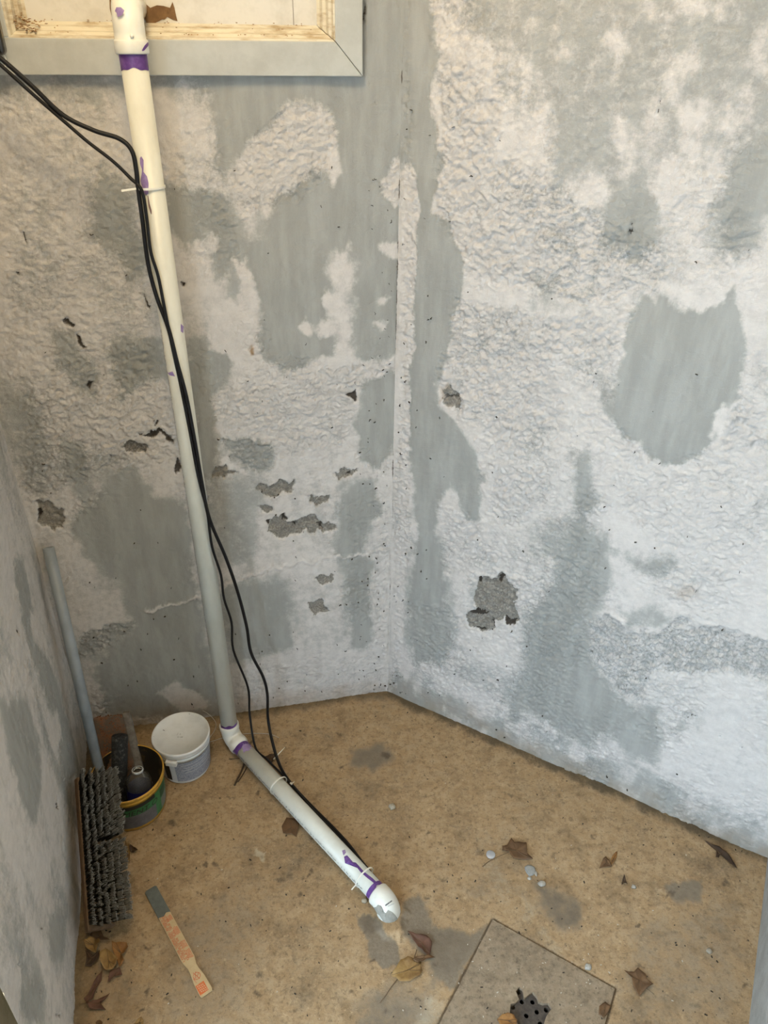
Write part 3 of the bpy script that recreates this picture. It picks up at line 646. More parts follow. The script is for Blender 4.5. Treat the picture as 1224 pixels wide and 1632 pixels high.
# mitred sill and jamb mouldings that step back to the panel
RD = .075
prof = [(0, PROUD-.003), (.004, PROUD-.004), (.006, PROUD-.018), (.011, PROUD-.022), (.013, PROUD-.042), (.019, PROUD-.047), (.022, PROUD-.066), (.027, PROUD-.070), (.028, PROUD-RD-.01), (0, PROUD-RD-.01)]
prism('sill', [(z1-.001+a, o) for a, o in prof], [li-.0]*len(prof), [s2-a for a, o in prof], M_CREAM, wroot)
prism('jamb', [(s2+.001-a, o) for a, o in prof], [z1+a for a, o in prof], [2.6]*len(prof), M_CREAM, wroot, along='z')
prism('jamb', [(li+a, o) for a, o in [(q, w_) for q, w_ in prof]], [z1+a*.9 for a, o in prof], [2.6]*len(prof), M_CREAM, wroot, along='z')
bevel(prism('casing', [(LX, 0), (LX, PROUD), (li, PROUD), (li, 0)], [z1+gap]*4, [2.6]*4, M_PAINT, wroot, along='z'), .0015)
pz = PROUD-RD+.004
V, Fc = box8(bk(LX, z0+.02, pz-.02), DB*(s1-LX-.03), Z3*(2.62-z0), NB*.02); panel = obj('panel', V, Fc, M_PANEL, wroot, smooth=False)
V, Fc = box8(bk(b_sz((471, 20))[0], z1+.02, pz), DB*.0015, Z3*.9, NB*.0006); obj('seam', V, Fc, mat('seam_dark', (.25, .23, .20), .8), panel, smooth=False)
tear = crop(150, 0, 4.8, [(340, -60), (375, 0), (395, 30), (430, 60), (480, 40), (530, 45), (580, 60), (600, 15), (615, 60), (625, 110), (638, 162), (600, 150), (560, 130), (540, 150), (520, 150), (490, 165), (470, 175), (400, 178), (380, 120), (360, 60)])
tp = [at_plane(p, C0, NB, pz+.0012) for p in tear]
V = list(tp)+[q-NB*.0012 for q in tp]; n = len(tp); Fc = [tuple(range(n))]+[(i, (i+1) % n, (i+1) % n+n, i+n) for i in range(n)]
o = obj('torn_patch', V, Fc, M_BROWN, panel, smooth=False); o['label'] = 'brown bare board where the panel paint is torn off beside the pipe'
for px in ([(174, -10), (178, -12), (177, 8), (181, 24), (183, 34), (179, 30), (175, 14)],):
    tp = [at_plane(p, C0, NB, pz+.0012) for p in px]; n = len(tp)
    V = list(tp)+[q-NB*.0012 for q in tp]; Fc = [tuple(range(n))]+[(i, (i+1) % n, (i+1) % n+n, i+n) for i in range(n)]
    obj('hole_edge', V, Fc, M_BROWN, panel, smooth=False)
# debris lying on the sill
sb = MB()
for i in range(150):
    if i < 90: s_ = li+.012+abs(random.gauss(0, .018)); a = random.uniform(.2, 1)
    else: s_ = random.uniform(li+.02, s2-.03); a = random.choice((.15, .2, .9, 1, .6))
    oo = PROUD-.004-.058*a; zz = z1+.004+.024*a+(max(0, .016-.6*(s_-li-.012)) * random.random() if i < 90 else 0)
    L_ = random.uniform(.002, .006) if i < 90 else random.uniform(.001, .004); an = random.uniform(0, 6.28)
    sb.add(*box8(bk(s_, zz, oo), (DB*math.cos(an)+NB*math.sin(an))*L_, (DB*-math.sin(an)+NB*math.cos(an))*L_*.5, Z3*.0012+DB*random.uniform(-.001, .001)))
sb.obj('sill_debris', mat('wood_chips', (.32, .17, .07), .9, 0, (150, (.16, .08, .03), .4, .6)), None, False, 'brown wood chips and crumbs lying along the window sill', 'debris', 'stuff', None, bk(li+.02, z1, 0))

# ------------------------------------------------------------------ the pvc pipe
PR = .0238
M_PVC = mat('white_pvc', (.60, .60, .53), .38, 0, (18, (.52, .515, .45), .45, .72, (1, 1, .4)), bump=(40, .08))
M_FIT = mat('white_pvc_fitting', (.66, .65, .585), .33, 0, (30, (.59, .575, .51), .5, .75))
M_PURP = mat('purple_primer', (.085, .030, .17), .4, 0, (60, (.17, .085, .27), .42, .68))
M_PURPL = mat('thin_purple_primer', (.24, .155, .34), .45, 0, (70, (.38, .29, .46), .4, .7))
M_INK = mat('black_print', (.05, .05, .055), .7, 0, (300, (.22, .21, .20), .45, .6))
M_CEM = mat('grey_cement_smear', (.235, .225, .19), .85, 0, (90, (.30, .285, .245), .35, .65), bump=(160, .8))
pb = at_z((367, 1166), .055)                                # bend of the foot of the pipe
PWALL = (pb-C0)@NB
pt = at_plane((213, 96), C0, NB, PWALL-.004)                # where the upright enters the top elbow
UP = unit(pt-pb)
pe = at_z((611, 1432), .038); lz = .034
la = at_z((388, 1193), lz); LD = unit(pe-np.array([pb[0], pb[1], lz])); LD[2] = 0; LD = unit(LD)
pipe = empty('drain_pipe', (pb[0], pb[1], 0), 'white plastic pipe running down the wall and across the floor', 'pipe')
foot = pb.copy(); foot[2] = lz
def cap_tube(name, pts, r, m, parent, seg=32, **k): V, Fc = tube(pts, r, seg); return obj(name, V, Fc, m, parent, **k)
cap_tube('upright_pipe', [foot+UP*.035, pt+UP*.02], PR, M_PVC, pipe)
def arc(c0_, d0, d1, rb, n=12):
    """points of a bend from direction d0 to d1 with corner c0_"""
    ang = math.acos(np.clip(unit(d0)@unit(d1), -1, 1)); t = rb*math.tan(ang/2); a = c0_-unit(d0)*t; nrm = unit(d1-d0*(d0@d1)); cc = a+nrm*rb
    return [cc-nrm*rb*math.cos(q)+unit(d0)*rb*math.sin(q) for q in np.linspace(0, ang, n)]
def fitting(name, path, r, parent, lip=.0024, lead=.026):
    """elbow with a thicker socket at each mouth"""
    P_ = [np.asarray(q) for q in path]; d0 = unit(P_[1]-P_[0]); d1 = unit(P_[-1]-P_[-2])
    pts = [P_[0]-d0*lead, P_[0]-d0*lead, P_[0]-d0*(lead-.002), P_[0]-d0*.004, P_[0]]+P_[1:-1]+[P_[-1], P_[-1]+d1*.004, P_[-1]+d1*(lead-.002), P_[-1]+d1*lead, P_[-1]+d1*lead]
    rs = [PR*.99, r+lip-.001, r+lip, r+lip, r]+[r]*(len(P_)-2)+[r, r+lip, r+lip, r+lip-.001, PR*.99]
    V, Fc = tube(pts, rs, 32); return obj(name, V, Fc, M_FIT, parent)
FR = PR+.0030
fitting('foot_elbow', arc(foot+np.array([0, 0, .002]), -UP, LD, .030), FR, pipe, .0018, .020)
endc = pe.copy(); endc[2] = lz
cap_tube('floor_pipe', [foot+LD*.04, endc-LD*.02], PR, M_PVC, pipe)
# end elbow turning down into the floor
path = arc(endc+LD*.020, LD, np.array([0, 0, -1.0]), .026)
pts = [endc-LD*.022, endc-LD*.022, endc-LD*.020, endc-LD*.006]+path+[path[-1]-Z3*.03]
V, Fc = tube(pts, [PR*.99, FR+.001, FR+.002, FR+.002]+[FR+.002]*len(path)+[FR+.002], 32); endelb = obj('end_elbow', V, Fc, M_FIT, pipe)
# top elbow turning back through the panel
topc = at_plane((205, 8), C0, NB, PWALL-.004)
topc = pt+UP*((topc-pt)@UP)
path = arc(topc, UP, -NB, .040)
d0 = UP
mouth = at_plane((213, 86), C0, NB, PWALL-.004); mouth = pt+UP*((mouth-pt)@UP)
lipt = at_plane((211, 64), C0, NB, PWALL-.004); lipt = pt+UP*((lipt-pt)@UP)
pts = [mouth, mouth, mouth+UP*.002, lipt-UP*.001, lipt, lipt+UP*.0015]+path+[path[-1]-NB*(PWALL-.004+.05-.04)]
rs = [PR*.99, FR+.0012, FR+.0022, FR+.0026, FR+.0020, FR]+[FR]*len(path)+[FR]
V, Fc = tube(pts, rs, 32); topelb = obj('top_elbow', V, Fc, M_FIT, pipe)
nb_ = at_plane((210, 57), C0, NB, PWALL+FR-.003); V, Fc = lathe([(.0035, -.002), (.0033, .001), (.002, .0018), (0, .002)], nb_, NB, 14); obj('moulding_nub', V, Fc, M_FIT, topelb)
def cyl_hit(p, A, D, r):
    o, d = CAM-A, unit(ray(p)); o = o-D*(o@D); dd = d-D*(d@D)
    a, b, c = dd@dd, 2*o@dd, o@o-r*r; q = b*b-4*a*c
    t = (-b-math.sqrt(q))/(2*a) if q > 0 else -b/(2*a)
    h_ = CAM+unit(ray(p))*t
    if q <= 0: ax = A+D*((h_-A)@D); h_ = ax+unit(h_-ax)*r
    return h_
def smear(name, px, A, D, r, m, parent, hit=None, th=.0004):
    """a smear of something lying on the pipe, outline by outline point"""
    px = [np.asarray(q) for q in dense(px, 2)]; c = sum(px)/len(px); n = len(px); V = []
    H_ = hit or (lambda p: cyl_hit(p, A, D, r+th))
    for k in (1, .8, .6, .4, .2):
        for q in px: V.append(H_(c+(q-c)*k))
    V.append(H_(c)); Fc = []
    for k in range(4):
        for i in range(n): a, b = k*n+i, k*n+(i+1) % n; Fc.append((a, b, b+n, a+n))
    for i in range(n): Fc.append((4*n+i, 4*n+(i+1) % n, 5*n))
    return obj(name, V, Fc, m, parent)
C3 = lambda pts: crop(150, 0, 4.8, pts); C4 = lambda pts: crop(330, 1080, 3.138, pts); C7 = lambda pts: crop(560, 1360, 6, pts)
up = lambda nm, pts, m=M_PURP, r=PR: smear(nm, C3(pts), pt, UP, r, m, pipe)
lo = lambda nm, pts, m=M_PURP, r=PR, c=C4: smear(nm, c(pts), endc, LD, r, m, pipe)
# primer bands
def band(name, A, D, a, b, r, m, wob=.002):
    u, v = frame_of(D); V, Fc = [], []; n = 40
    for k in range(n):
        t = 2*math.pi*k/n; w0 = wob*math.sin(3*t+1)+wob*.6*math.sin(7*t)
        for q in (a, b+w0): V.append(A+D*q+(r+.0004)*(math.cos(t)*u+math.sin(t)*v))
    for k in range(n): j = (k+1) % n; Fc.append((2*k, 2*j, 2*j+1, 2*k+1))
    return obj(name, V, Fc, m, pipe)
def along(p): q = at_plane(p, C0, NB, PWALL-.004+PR); return (q-mouth)@UP
band('primer_band', mouth, UP, 0, along((216, 111)), PR, M_PURP, .002)
up('primer_smear', [(365, 385), (385, 350), (410, 322), (425, 330), (415, 350), (385, 385), (372, 392)], M_PURP, FR+.0024)
up('primer_smear', [(158, 85), (170, 55), (205, 55), (232, 80), (215, 115), (180, 132), (172, 100)], M_PURPL, FR)
up('primer_smear', [(365, 40), (375, 35), (392, 95), (380, 100)], M_PURPL, FR)
up('primer_smear', [(350, 1210), (360, 1195), (378, 1225), (378, 1260), (370, 1280), (374, 1310), (405, 1350), (416, 1400), (415, 1480), (395, 1495), (375, 1460), (355, 1385), (365, 1320), (366, 1280), (352, 1255)], M_PURPL)
up('brown_run', [(408, 1500), (414, 1495), (425, 1560), (440, 1610), (440, 1640), (432, 1632), (415, 1575)], mat('brown_run', (.20, .12, .10), .5))
for pts in ([(288, 516), (293, 520), (292, 531), (288, 528)], [(267, 594), (275, 592), (279, 600), (270, 598)]): smear('primer_smear', pts, pt, UP, PR, M_PURPL, pipe)
band('primer_band', foot+UP*.046, UP, 0, .020, PR, M_PURP, .003)
q0 = foot+LD*.046; band('primer_band', q0, LD, 0, .026, PR, M_PURP, .002)
lo('primer_smear', [(175, 350), (178, 328), (200, 318), (228, 328), (234, 345), (210, 365), (190, 368), (184, 378), (180, 365)], M_PURPL)
q1 = endc-LD*.022; band('primer_band', q1, LD, -.014, 0, PR, M_PURP, .004)
lo('primer_smear', [(685, 895), (700, 888), (706, 900), (696, 915), (745, 925), (785, 970), (830, 1005), (855, 1030), (840, 1032), (805, 1005), (770, 975), (738, 935), (690, 928)])
lo('primer_smear', [(836, 1025), (850, 1030), (845, 1050), (838, 1080), (826, 1100), (822, 1075), (832, 1050)])
lo('primer_smear', [(675, 865), (690, 860), (695, 875), (682, 890)], M_PURPL)
# printing along the pipe
def printing(A, D, a, b, ang, parent, ref, h=.0055, name='printing'):
    """tiny worn characters in a row along a pipe"""
    pm = MB(); u = unit(ref-D*(ref@D)); v = np.cross(D, u); s_ = a
    while s_ < b:
        if random.random() < .14: s_ += .006; continue
        wd = .0024
        for _ in range(random.choice((2, 3, 3))):
            x0 = s_+random.uniform(0, wd*.7); y0 = random.uniform(-.5, .3)*h; vert = random.random() < .6
            x1, y1 = (x0+.0010, y0+h*random.uniform(.5, .8)) if vert else (x0+wd*.8, y0+.0012)
            qs = []
            for x, y in ((x0, y0), (x1, y0), (x1, y1), (x0, y1)):
                t = ang+y/PR; qs.append(A+D*x+(PR+.0004)*(math.cos(t)*u+math.sin(t)*v))
            pm.add(qs, [(0, 1, 2, 3)])
        s_ += .0036
    return pm.obj(name, M_INK, parent, smooth=False)
LEN_L = np.linalg.norm(endc-foot)
side = np.cross(LD, Z3); side = side if side[1] < 0 else -side
sg = 1 if np.cross(LD, Z3)@side > 0 else -1
def best_ang(D, ref, want):
    u = unit(ref-D*(ref@D)); v = np.cross(D, u); return math.atan2(want@v, want@u)
printing(foot, LD, .075, LEN_L-.05, best_ang(LD, Z3, unit(side*.93+Z3*.22)), pipe, Z3)
lft = unit(-DB*.88+NB*.30)
printing(foot, UP, .35, 1.25, best_ang(UP, NB, lft), pipe, NB, .0045)
# cement smeared over the end elbow
from mathutils.bvhtree import BVHTree
def mesh_hit(o, off):
    org = origin_of(o); T = BVHTree.FromPolygons([tuple(np.array(v.co)+org) for v in o.data.vertices], [tuple(p.vertices) for p in o.data.polygons])
    def f(p):
        d = unit(ray(p)); h_, n_, i_, t_ = T.ray_cast(Vector(CAM), Vector(d))
        if h_ is None:
            q_ = CAM+d*np.linalg.norm(endc-CAM); h_, n_, i_, t_ = T.find_nearest(Vector(q_))
        n_ = np.array(n_); n_ = n_ if n_@d < 0 else -n_
        return np.array(h_)+n_*off
    return f
end_hit, end_hit2 = mesh_hit(endelb, .0009), mesh_hit(endelb, .0004)
smear('cement_smear', C7([(205, 520), (240, 510), (255, 490), (285, 500), (290, 545), (330, 570), (350, 540), (390, 560), (420, 590), (440, 620), (470, 650), (455, 690), (400, 715), (420, 750), (380, 780), (340, 740), (310, 690), (300, 640), (270, 590), (230, 560)]), endc, LD, FR, M_CEM, endelb, end_hit)
smear('print_mark', C7([(320, 495), (385, 448), (390, 458), (328, 505)]), endc, LD, FR, M_INK, endelb, end_hit); smear('print_mark', C7([(345, 502), (405, 478), (408, 484), (350, 510)]), endc, LD, FR, mat('grey_print', (.45, .45, .43), .6), endelb, end_hit)

# ------------------------------------------------------------------ black cables
M_RUB = mat('black_rubber', (.006, .006, .007), .5, 0, None, spec=.25)
def pp(p, off): return at_plane(p, C0, NB, PWALL+off)
FRONT = PR+.005
cA = [pp(p, o) for p, o in (((-60, 45), 0), ((0, 92), 0), ((50, 136), .0), ((100, 183), .0), ((150, 208), .004), ((190, 221), .01), ((210, 240), .016), ((217, 270), .020), ((220, 300), .022), ((227, 350), .024), ((236, 420), .022), ((250, 474), .022), ((268, 522), FRONT-.002), ((283, 580), FRONT), ((297, 632), FRONT), ((310, 700), FRONT), ((322, 770), FRONT-.004), ((334, 827), .022), ((360, 889), .010), ((379, 944), 0), ((393, 998), 0), ((400, 1040), 0), ((419, 1078), .0), ((426, 1106), 0))]
cB = [pp(p, o) for p, o in (((-60, 52), 0), ((0, 103), 0), ((50, 148), .0), ((105, 196), .0), ((140, 226), .004), ((180, 257), .01), ((208, 284), .016), ((226, 304), .028), ((234, 350), .027), ((240, 400), .030), ((252, 440), FRONT+.001), ((262, 490), FRONT+.001), ((275, 555), FRONT+.001), ((287, 610), FRONT-.001), ((303, 690), FRONT), ((316, 760), FRONT), ((330, 815), .026), ((338, 871), .020), ((352, 916), .014), ((357, 954), .008), ((369, 992), .004), ((372, 1036), .0), ((395, 1095), .0), ((398, 1139), .0))]
def fl(p, z): return at_z(p, z)
tailA = [fl((427, 1144), .075), fl((434, 1182), .035), fl((446, 1220), .010), fl((464, 1249), .007), fl((496, 1284), .006), fl((530, 1318), .006), fl((555, 1345), .007), fl((577, 1374), .008), fl((596, 1397), .008), fl((612, 1415), .006)]
tailB = [fl((407, 1191), .028), fl((425, 1210), .025), fl((448, 1233), .022), fl((467, 1254), .024), fl((498, 1290), .020), fl((530, 1324), .018), fl((553, 1350), .018), fl((576, 1378), .018), fl((594, 1400), .014), fl((606, 1414), .006)]
for nm, a, t, r, lb in (('power_cable', cA, tailA, .0042, 'thicker black cable looping wide to the floor beside the white pipe'), ('power_cable', cB, tailB, .0032, 'thinner black cable hanging close against the white pipe')):
    V, Fc = tube(spline(a+t, 6), r, 10); obj(nm, V, Fc, M_RUB, None, True, lb, 'cable', None, None, (a+t)[-1])

# power brick hanging by the window, cut by the frame
br = empty('power_adapter', at_plane((0, 90), C0, NB, .05), 'black power adapter hanging at the left edge of the window', 'adapter')
oA = at_plane((-62, 88), C0, NB, .035); eA = at_plane((15, 88), C0, NB, .035)-oA; tA = at_plane((-5, 0), C0, NB, .035)-at_plane((15, 88), C0, NB, .035)
V, Fc = box8(oA, eA, tA*1.25, NB*.035); o = bevel(obj('body', V, Fc, mat('black_plastic', (.012, .012, .014), .22, spec=.6), br, smooth=False), .010, 4)
V, Fc = box8(oA+eA*.35+tA*.3+NB*.0345, eA*.35, tA*.55, NB*.001); obj('rating_label', V, Fc, mat('dark_label', (.03, .032, .03), .5), br, smooth=False)
V, Fc = tube(spline([at_plane(p, C0, NB, .05) for p in ((2, 84), (8, 92), (10, 101), (6, 110))], 5), .0016, 8); obj('white_wire', V, Fc, M_FIT, br)

# ------------------------------------------------------------------ cable ties
M_TIE = mat('clear_nylon', (.72, .70, .62), .35)
def tie(label, A, D, rx, bulge, tail, head):
    """strap round pipe and cables, box head, loose tail"""
    u = unit(bulge-D*(bulge@D)); v = np.cross(D, u)
    root = empty('cable_tie', A+u*(PR+.003), label, 'cable tie', 'nylon ties on the white pipe')
    V, Fc = [], []; n = 36
    for k in range(n):
        t = 2*math.pi*k/n; b = max(0, math.cos(t))**3*.0068; c = A+(PR+.0006+b)*(math.cos(t)*u+math.sin(t)*v)
        o_ = A+(PR+.0018+b)*(math.cos(t)*u+math.sin(t)*v)
        for q, s_ in ((c, -.0020), (o_, -.0020), (o_, .0020), (c, .0020)): V.append(q+D*s_)
    for k in range(n):
        a, b = 4*k, 4*((k+1) % n)
        for i in range(4): j = (i+1) % 4; Fc.append((a+i, a+j, b+j, b+i))
    obj('strap', V, Fc, M_TIE, root, smooth=False)
    hx = unit(head-A); V, Fc = box8(head-D*.0035-v*.0028-u*.002, D*.007, v*.0056, u*.005); bevel(obj('head', V, Fc, M_TIE, root, smooth=False), .0008)
    if tail is not None:
        d = tail-head; sd = unit(np.cross(d, u))*.0036
        V, Fc = box8(head-sd*.5-u*.0005, d, sd, u*.0012); obj('tail', V, Fc, M_TIE, root, smooth=False)
    return root
a1 = pt+UP*((at_plane((240, 298), C0, NB, PWALL)-pt)@UP)
tie('cable tie on the upright pipe with its tail sticking out left', a1, UP, 0, unit(-DB*.75+NB*.7), pp((194, 304), .03), cyl_hit((222, 300), pt, UP, PR+.010))
a2 = foot+LD*((at_z((430, 1262), lz)-foot)@LD)
tie('cable tie with a square head in the middle of the floor pipe', a2, LD, 0, unit(-side*.8+Z3*.45), at_z((469, 1246), .032), at_z((464, 1249), .030))
a3 = foot+LD*((at_z((577, 1402), lz)-foot)@LD)
tie('cable tie close to the purple joint at the pipe end', a3, LD, 0, unit(-side*.8+Z3*.45), None, at_z((590, 1393), .026))
q = at_z((568, 1411), .024); d = at_z((561, 1419), .020)-q; V, Fc = box8(q, d, unit(np.cross(d, Z3))*.003, Z3*.0015); o = obj('tail', V, Fc, M_TIE, bpy.data.objects['cable_tie.002'], smooth=False)
q = at_z((436, 1210), .012); d = at_z((454, 1191), .016)-q; sd = unit(np.cross(d, Z3))*.0036
V, Fc = tube([q, q+d*.45, q+d], [.0020, .0017, .0009], 8); obj('tie_offcut', V, Fc, M_TIE, None, True, 'white cut-off tie end poking up by the two cables', 'tie end', None, None, q)
# thin clear wire trailing behind the tub
wp = [at_z(p, z) for p, z in (((300, 1128), .03), ((326, 1134), .03), ((343, 1150), .02), ((342, 1164), .006), ((331, 1182), .003), ((352, 1177), .003), ((372, 1172), .003), ((400, 1169), .003), ((429, 1170), .003), ((445, 1176), .003))]
V, Fc = tube(spline(wp, 6), .0009, 6); obj('thin_wire', V, Fc, mat('clear_wire', (.45, .42, .36), .35), None, True, 'thin pale wire curling from behind the white tub past the pipe', 'wire', None, None, wp[4])

# ------------------------------------------------------------------ white tub with lid
def solve_base(px, h): q = at_z(px, h); return np.array([q[0], q[1], 0.0])
TH = .128; tc_ = solve_base((288, 1169), TH); TR = .0795
tub = empty('plastic_tub', tc_, 'small white plastic tub with closed lid and blue-grey label', 'tub')
M_TUB = mat('white_plastic', (.66, .67, .66), .4, 0, (30, (.58, .585, .57), .45, .7))
V, Fc = lathe([(.001, .002), (TR*.86, .0), (TR*.875, .004), (TR*.95, TH-.030), (TR*.985, TH-.030), (TR*.985, TH-.024), (TR*.955, TH-.022), (TR*.955, TH-.006)], tc_, (0, 0, 1), 56); obj('body', V, Fc, M_TUB, tub)
V, Fc = lathe([(TR*.97, TH-.018), (TR*1.0, TH-.018), (TR*1.01, TH-.012), (TR*1.0, TH-.008), (TR*1.02, TH-.006), (TR*1.015, TH+.001), (TR*.985, TH+.003), (TR*.965, TH+.001), (TR*.93, TH+.001), (TR*.92, TH-.0015), (TR*.2, TH-.001), (.0005, TH-.001)], tc_, (0, 0, 1), 56); lid = obj('lid', V, Fc, M_TUB, tub)
def wrap_patch(c, r0, r1, z0_, z1_, a0, a1, th, n=24):
    V, Fc = [], []
    for k in range(n+1):
        t = a0+(a1-a0)*k/n; d = np.array([math.cos(t), math.sin(t), 0])
        for r, z in ((r0+th, z0_), (r1+th, z1_)): V.append(np.array([c[0], c[1], z])+d*r)
    for k in range(n): Fc.append((2*k, 2*k+2, 2*k+3, 2*k+1))
    return V, Fc
def body_r(z): return TR*(.875+(.95-.875)*(z-.004)/(TH-.034))
camang = math.atan2(-tc_[1], -tc_[0])
lab0, lab1 = camang-.45, camang+1.45
M_LAB = mat('blue_grey_label', (.17, .19, .25), .5, 0, (260, (.36, .38, .43), .40, .62))
M_LABW = mat('label_white', (.55, .56, .58), .5)
V, Fc = wrap_patch(tc_, body_r(.010), body_r(.090), .010, .090, lab0, lab1, .0007); lab = obj('label', V, Fc, M_LAB, tub)
sm = MB()
for i, zz in enumerate((.078, .066, .058, .046)):
    sm.add(*wrap_patch(tc_, body_r(zz), body_r(zz+.0016), zz, zz+.0018, lab0+.25+.1*(i % 2), lab1-.1-.2*(i % 3), .0012))
sm.obj('label_lines', M_LABW, lab)
V, Fc = wrap_patch(tc_, body_r(.012), body_r(.088), .012, .088, lab0-.20, lab0-.005, .0007, 8); obj('label', V, Fc, M_LABW, tub)
V, Fc = wrap_patch(tc_, body_r(.012), body_r(.080), .012, .080, lab0-.48, lab0-.22, .0007, 8); obj('label', V, Fc, mat('label_black', (.02, .02, .022), .5), tub)
aL = camang-.50; dL_ = np.array([math.cos(aL), math.sin(aL), 0]); tL = np.array([-dL_[1], dL_[0], 0])
V, Fc = box8(tc_+dL_*(TR*.93)+Z3*(TH-.038)-tL*.016, tL*.032, dL_*.012, Z3*.016); bevel(obj('handle_lug', V, Fc, M_TUB, tub, smooth=False), .002)
for px, r in (((250, 1151), .003), ((261, 1164), .0022), ((245, 1174), .0018), ((302, 1138), .0014)):
    c = at_z(px, TH+.001); a_ = random.uniform(0, 3); V = [c+np.array([r*1.6*math.cos(t+a_), r*.8*math.sin(t), .0003]) for t in np.linspace(0, 6.28, 9)[:-1]]; obj('dirt_spot', V, [tuple(range(8))], M_INK, lid)
mk = MB(); c = at_z((287, 1173), TH-.0005)
for i in range(9):
    q = c+np.array([random.uniform(-.010, .010), random.uniform(-.010, .010), 0]); mk.add(*box8(q, (random.uniform(.003, .006), 0, 0) if i % 2 else (.001, 0, 0), (0, .001, 0) if i % 2 else (0, random.uniform(.003, .006), 0), (0, 0, .0006)))
mk.obj('lid_mark', mat('faint_mark', (.42, .42, .41), .5), lid, False)

# ------------------------------------------------------------------ yellow bucket
BH = .135; bc = solve_base((202, 1231), BH); BR = .0955
M_YEL = mat('dirty_yellow_plastic', (.46, .25, .03), .5, 0, (28, (.10, .055, .018), .50, .70)); M_BIN = mat('bucket_inside_dark', (.15, .08, .015), .75, 0, (16, (.016, .013, .009), .34, .50))  # inside coloured much darker than the outer yellow
bucket = empty('plastic_bucket', bc, 'dirty yellow plastic bucket with green and grey label, open top', 'bucket')
V, Fc = lathe([(.001, .0), (BR*.86, 0), (BR*.88, .004), (BR*.955, BH-.024), (BR*.99, BH-.022), (BR*.99, BH-.016), (BR*.965, BH-.014), (BR*1.0, BH-.011), (BR*1.01, BH-.004), (BR*.985, BH), (BR*.965, BH-.002)], bc, (0, 0, 1), 64); obj('body', V, Fc, M_YEL, bucket)
V, Fc = lathe([(BR*.965, BH-.002), (BR*.93, BH-.02), (BR*.85, .006), (.001, .005)], bc, (0, 0, 1), 64); obj('lining', V, Fc, M_BIN, bucket)
def bbr(z): return BR*(.88+(.955-.88)*(z-.004)/(BH-.028))
ca = math.atan2(-bc[1], -bc[0])
def band_on(nm, z0_, z1_, a0, a1, m, par, th): V, Fc = wrap_patch(bc, bbr(z0_), bbr(z1_), z0_, z1_, a0, a1, th); return obj(nm, V, Fc, m, par)
M_GRN = mat('green_label', (.035, .16, .055), .55, 0, (30, (.02, .085, .032), .45, .7)); M_GRY = mat('grey_label', (.085, .082, .085), .6, 0, (40, (.13, .125, .13), .4, .65)); M_BLK = mat('black_label', (.012, .011, .01), .5)
blab = band_on('label', .014, .104, ca-1.3, ca+1.6, M_GRN, bucket, .0006)
band_on('grey_field', .014, .066, ca-1.3, ca+.62, M_GRY, blab, .0012); band_on('black_band', .092, .106, ca-1.3, ca+.62, M_BLK, blab, .0012)
band_on('dark_field', .064, .096, ca+.84, ca+1.25, mat('label_dark_green', (.02, .06, .028), .6), blab, .0012); band_on('pale_box', .020, .060, ca+.86, ca+1.25, mat('label_pale', (.16, .17, .15), .6), blab, .0012)
tcu = bpy.data.curves.new('bucket_text', 'FONT'); tcu.body = 'MENT O'; tcu.size = .026; tcu.shear = .25
to = bpy.data.objects.new('tmp_text', tcu); COL.objects.link(to); bpy.context.view_layer.update()
tm = to.evaluated_get(bpy.context.evaluated_depsgraph_get()).to_mesh()
tv = [np.array(v.co) for v in tm.vertices]; tf = [tuple(p.vertices) for p in tm.polygons]; bpy.data.objects.remove(to)
V = []
for q in tv:
    zz = .068+q[1]; t = ca-.42+q[0]/bbr(.075); r = bbr(zz)+.0016; V.append(np.array([bc[0]+r*math.cos(t), bc[1]+r*math.sin(t), zz]))
obj('lettering', V, tf, M_BLK, blab, smooth=False)

# things standing in the bucket: board, roller, bottle, pole
BASEZ = .007
b0 = bc+np.array([-.005, .045, BASEZ])
btopR, btopL = at_plane((207, 1138), C0, NB, .045), at_plane((139, 1152), C0, NB, .045)
wv = btopR-btopL; wv[2] = 0; wd = .098; wv = unit(wv)*wd; tr = np.array([btopR[0], btopR[1], .20])
tr = at_z((207, 1138), .215); brr = bc+unit(wv)*.050+np.array([-.012, .010, BASEZ+.006])
dv = tr-brr; nv = unit(np.cross(wv, dv)); nv = nv if nv[1] < 0 else -nv
M_OLD = mat('rust_stained_board', (.10, .075, .055), .9, 0, (34, (.20, .085, .04), .46, .66), bump=(120, 1.0)); M_EDGE = mat('grey_wood_edge', (.17, .15, .125), .85, 0, (60, (.11, .095, .08), .4, .6))
bd = empty('old_board', brr, 'rust-stained old board standing in the yellow bucket against the wall', 'board')
V, Fc = box8(brr-wv, wv*.80, dv, -nv*.016); bevel(obj('plank', V, Fc, M_OLD, bd, smooth=False), .002)
V, Fc = box8(brr-wv*.20, wv*.20, dv*1.02, -nv*.018); bevel(obj('edge_strip', V, Fc, M_EDGE, bd, smooth=False), .002)
cr = MB()
for i in range(220):
    a_, b_ = random.uniform(.08, .78), min(.99, random.betavariate(3, 1.6)); q = brr-wv+wv*a_+dv*b_+nv*.0002
    if random.random() < .25: q = brr-wv+wv*a_+dv*.995+nv*random.uniform(-.014, 0)
    L_ = random.uniform(.002, .006); an = random.uniform(0, 6.28); e1 = unit(wv)*math.cos(an)+unit(dv)*math.sin(an); e2 = np.cross(nv, e1)
    cr.add(*box8(q, e1*L_, e2*L_*.6, nv*random.uniform(.001, .003)))
cr.obj('rust_flakes', mat('rust_flakes', (.22, .085, .035), .9, 0, (200, (.09, .04, .02), .4, .6)), bd, False, kind='stuff')
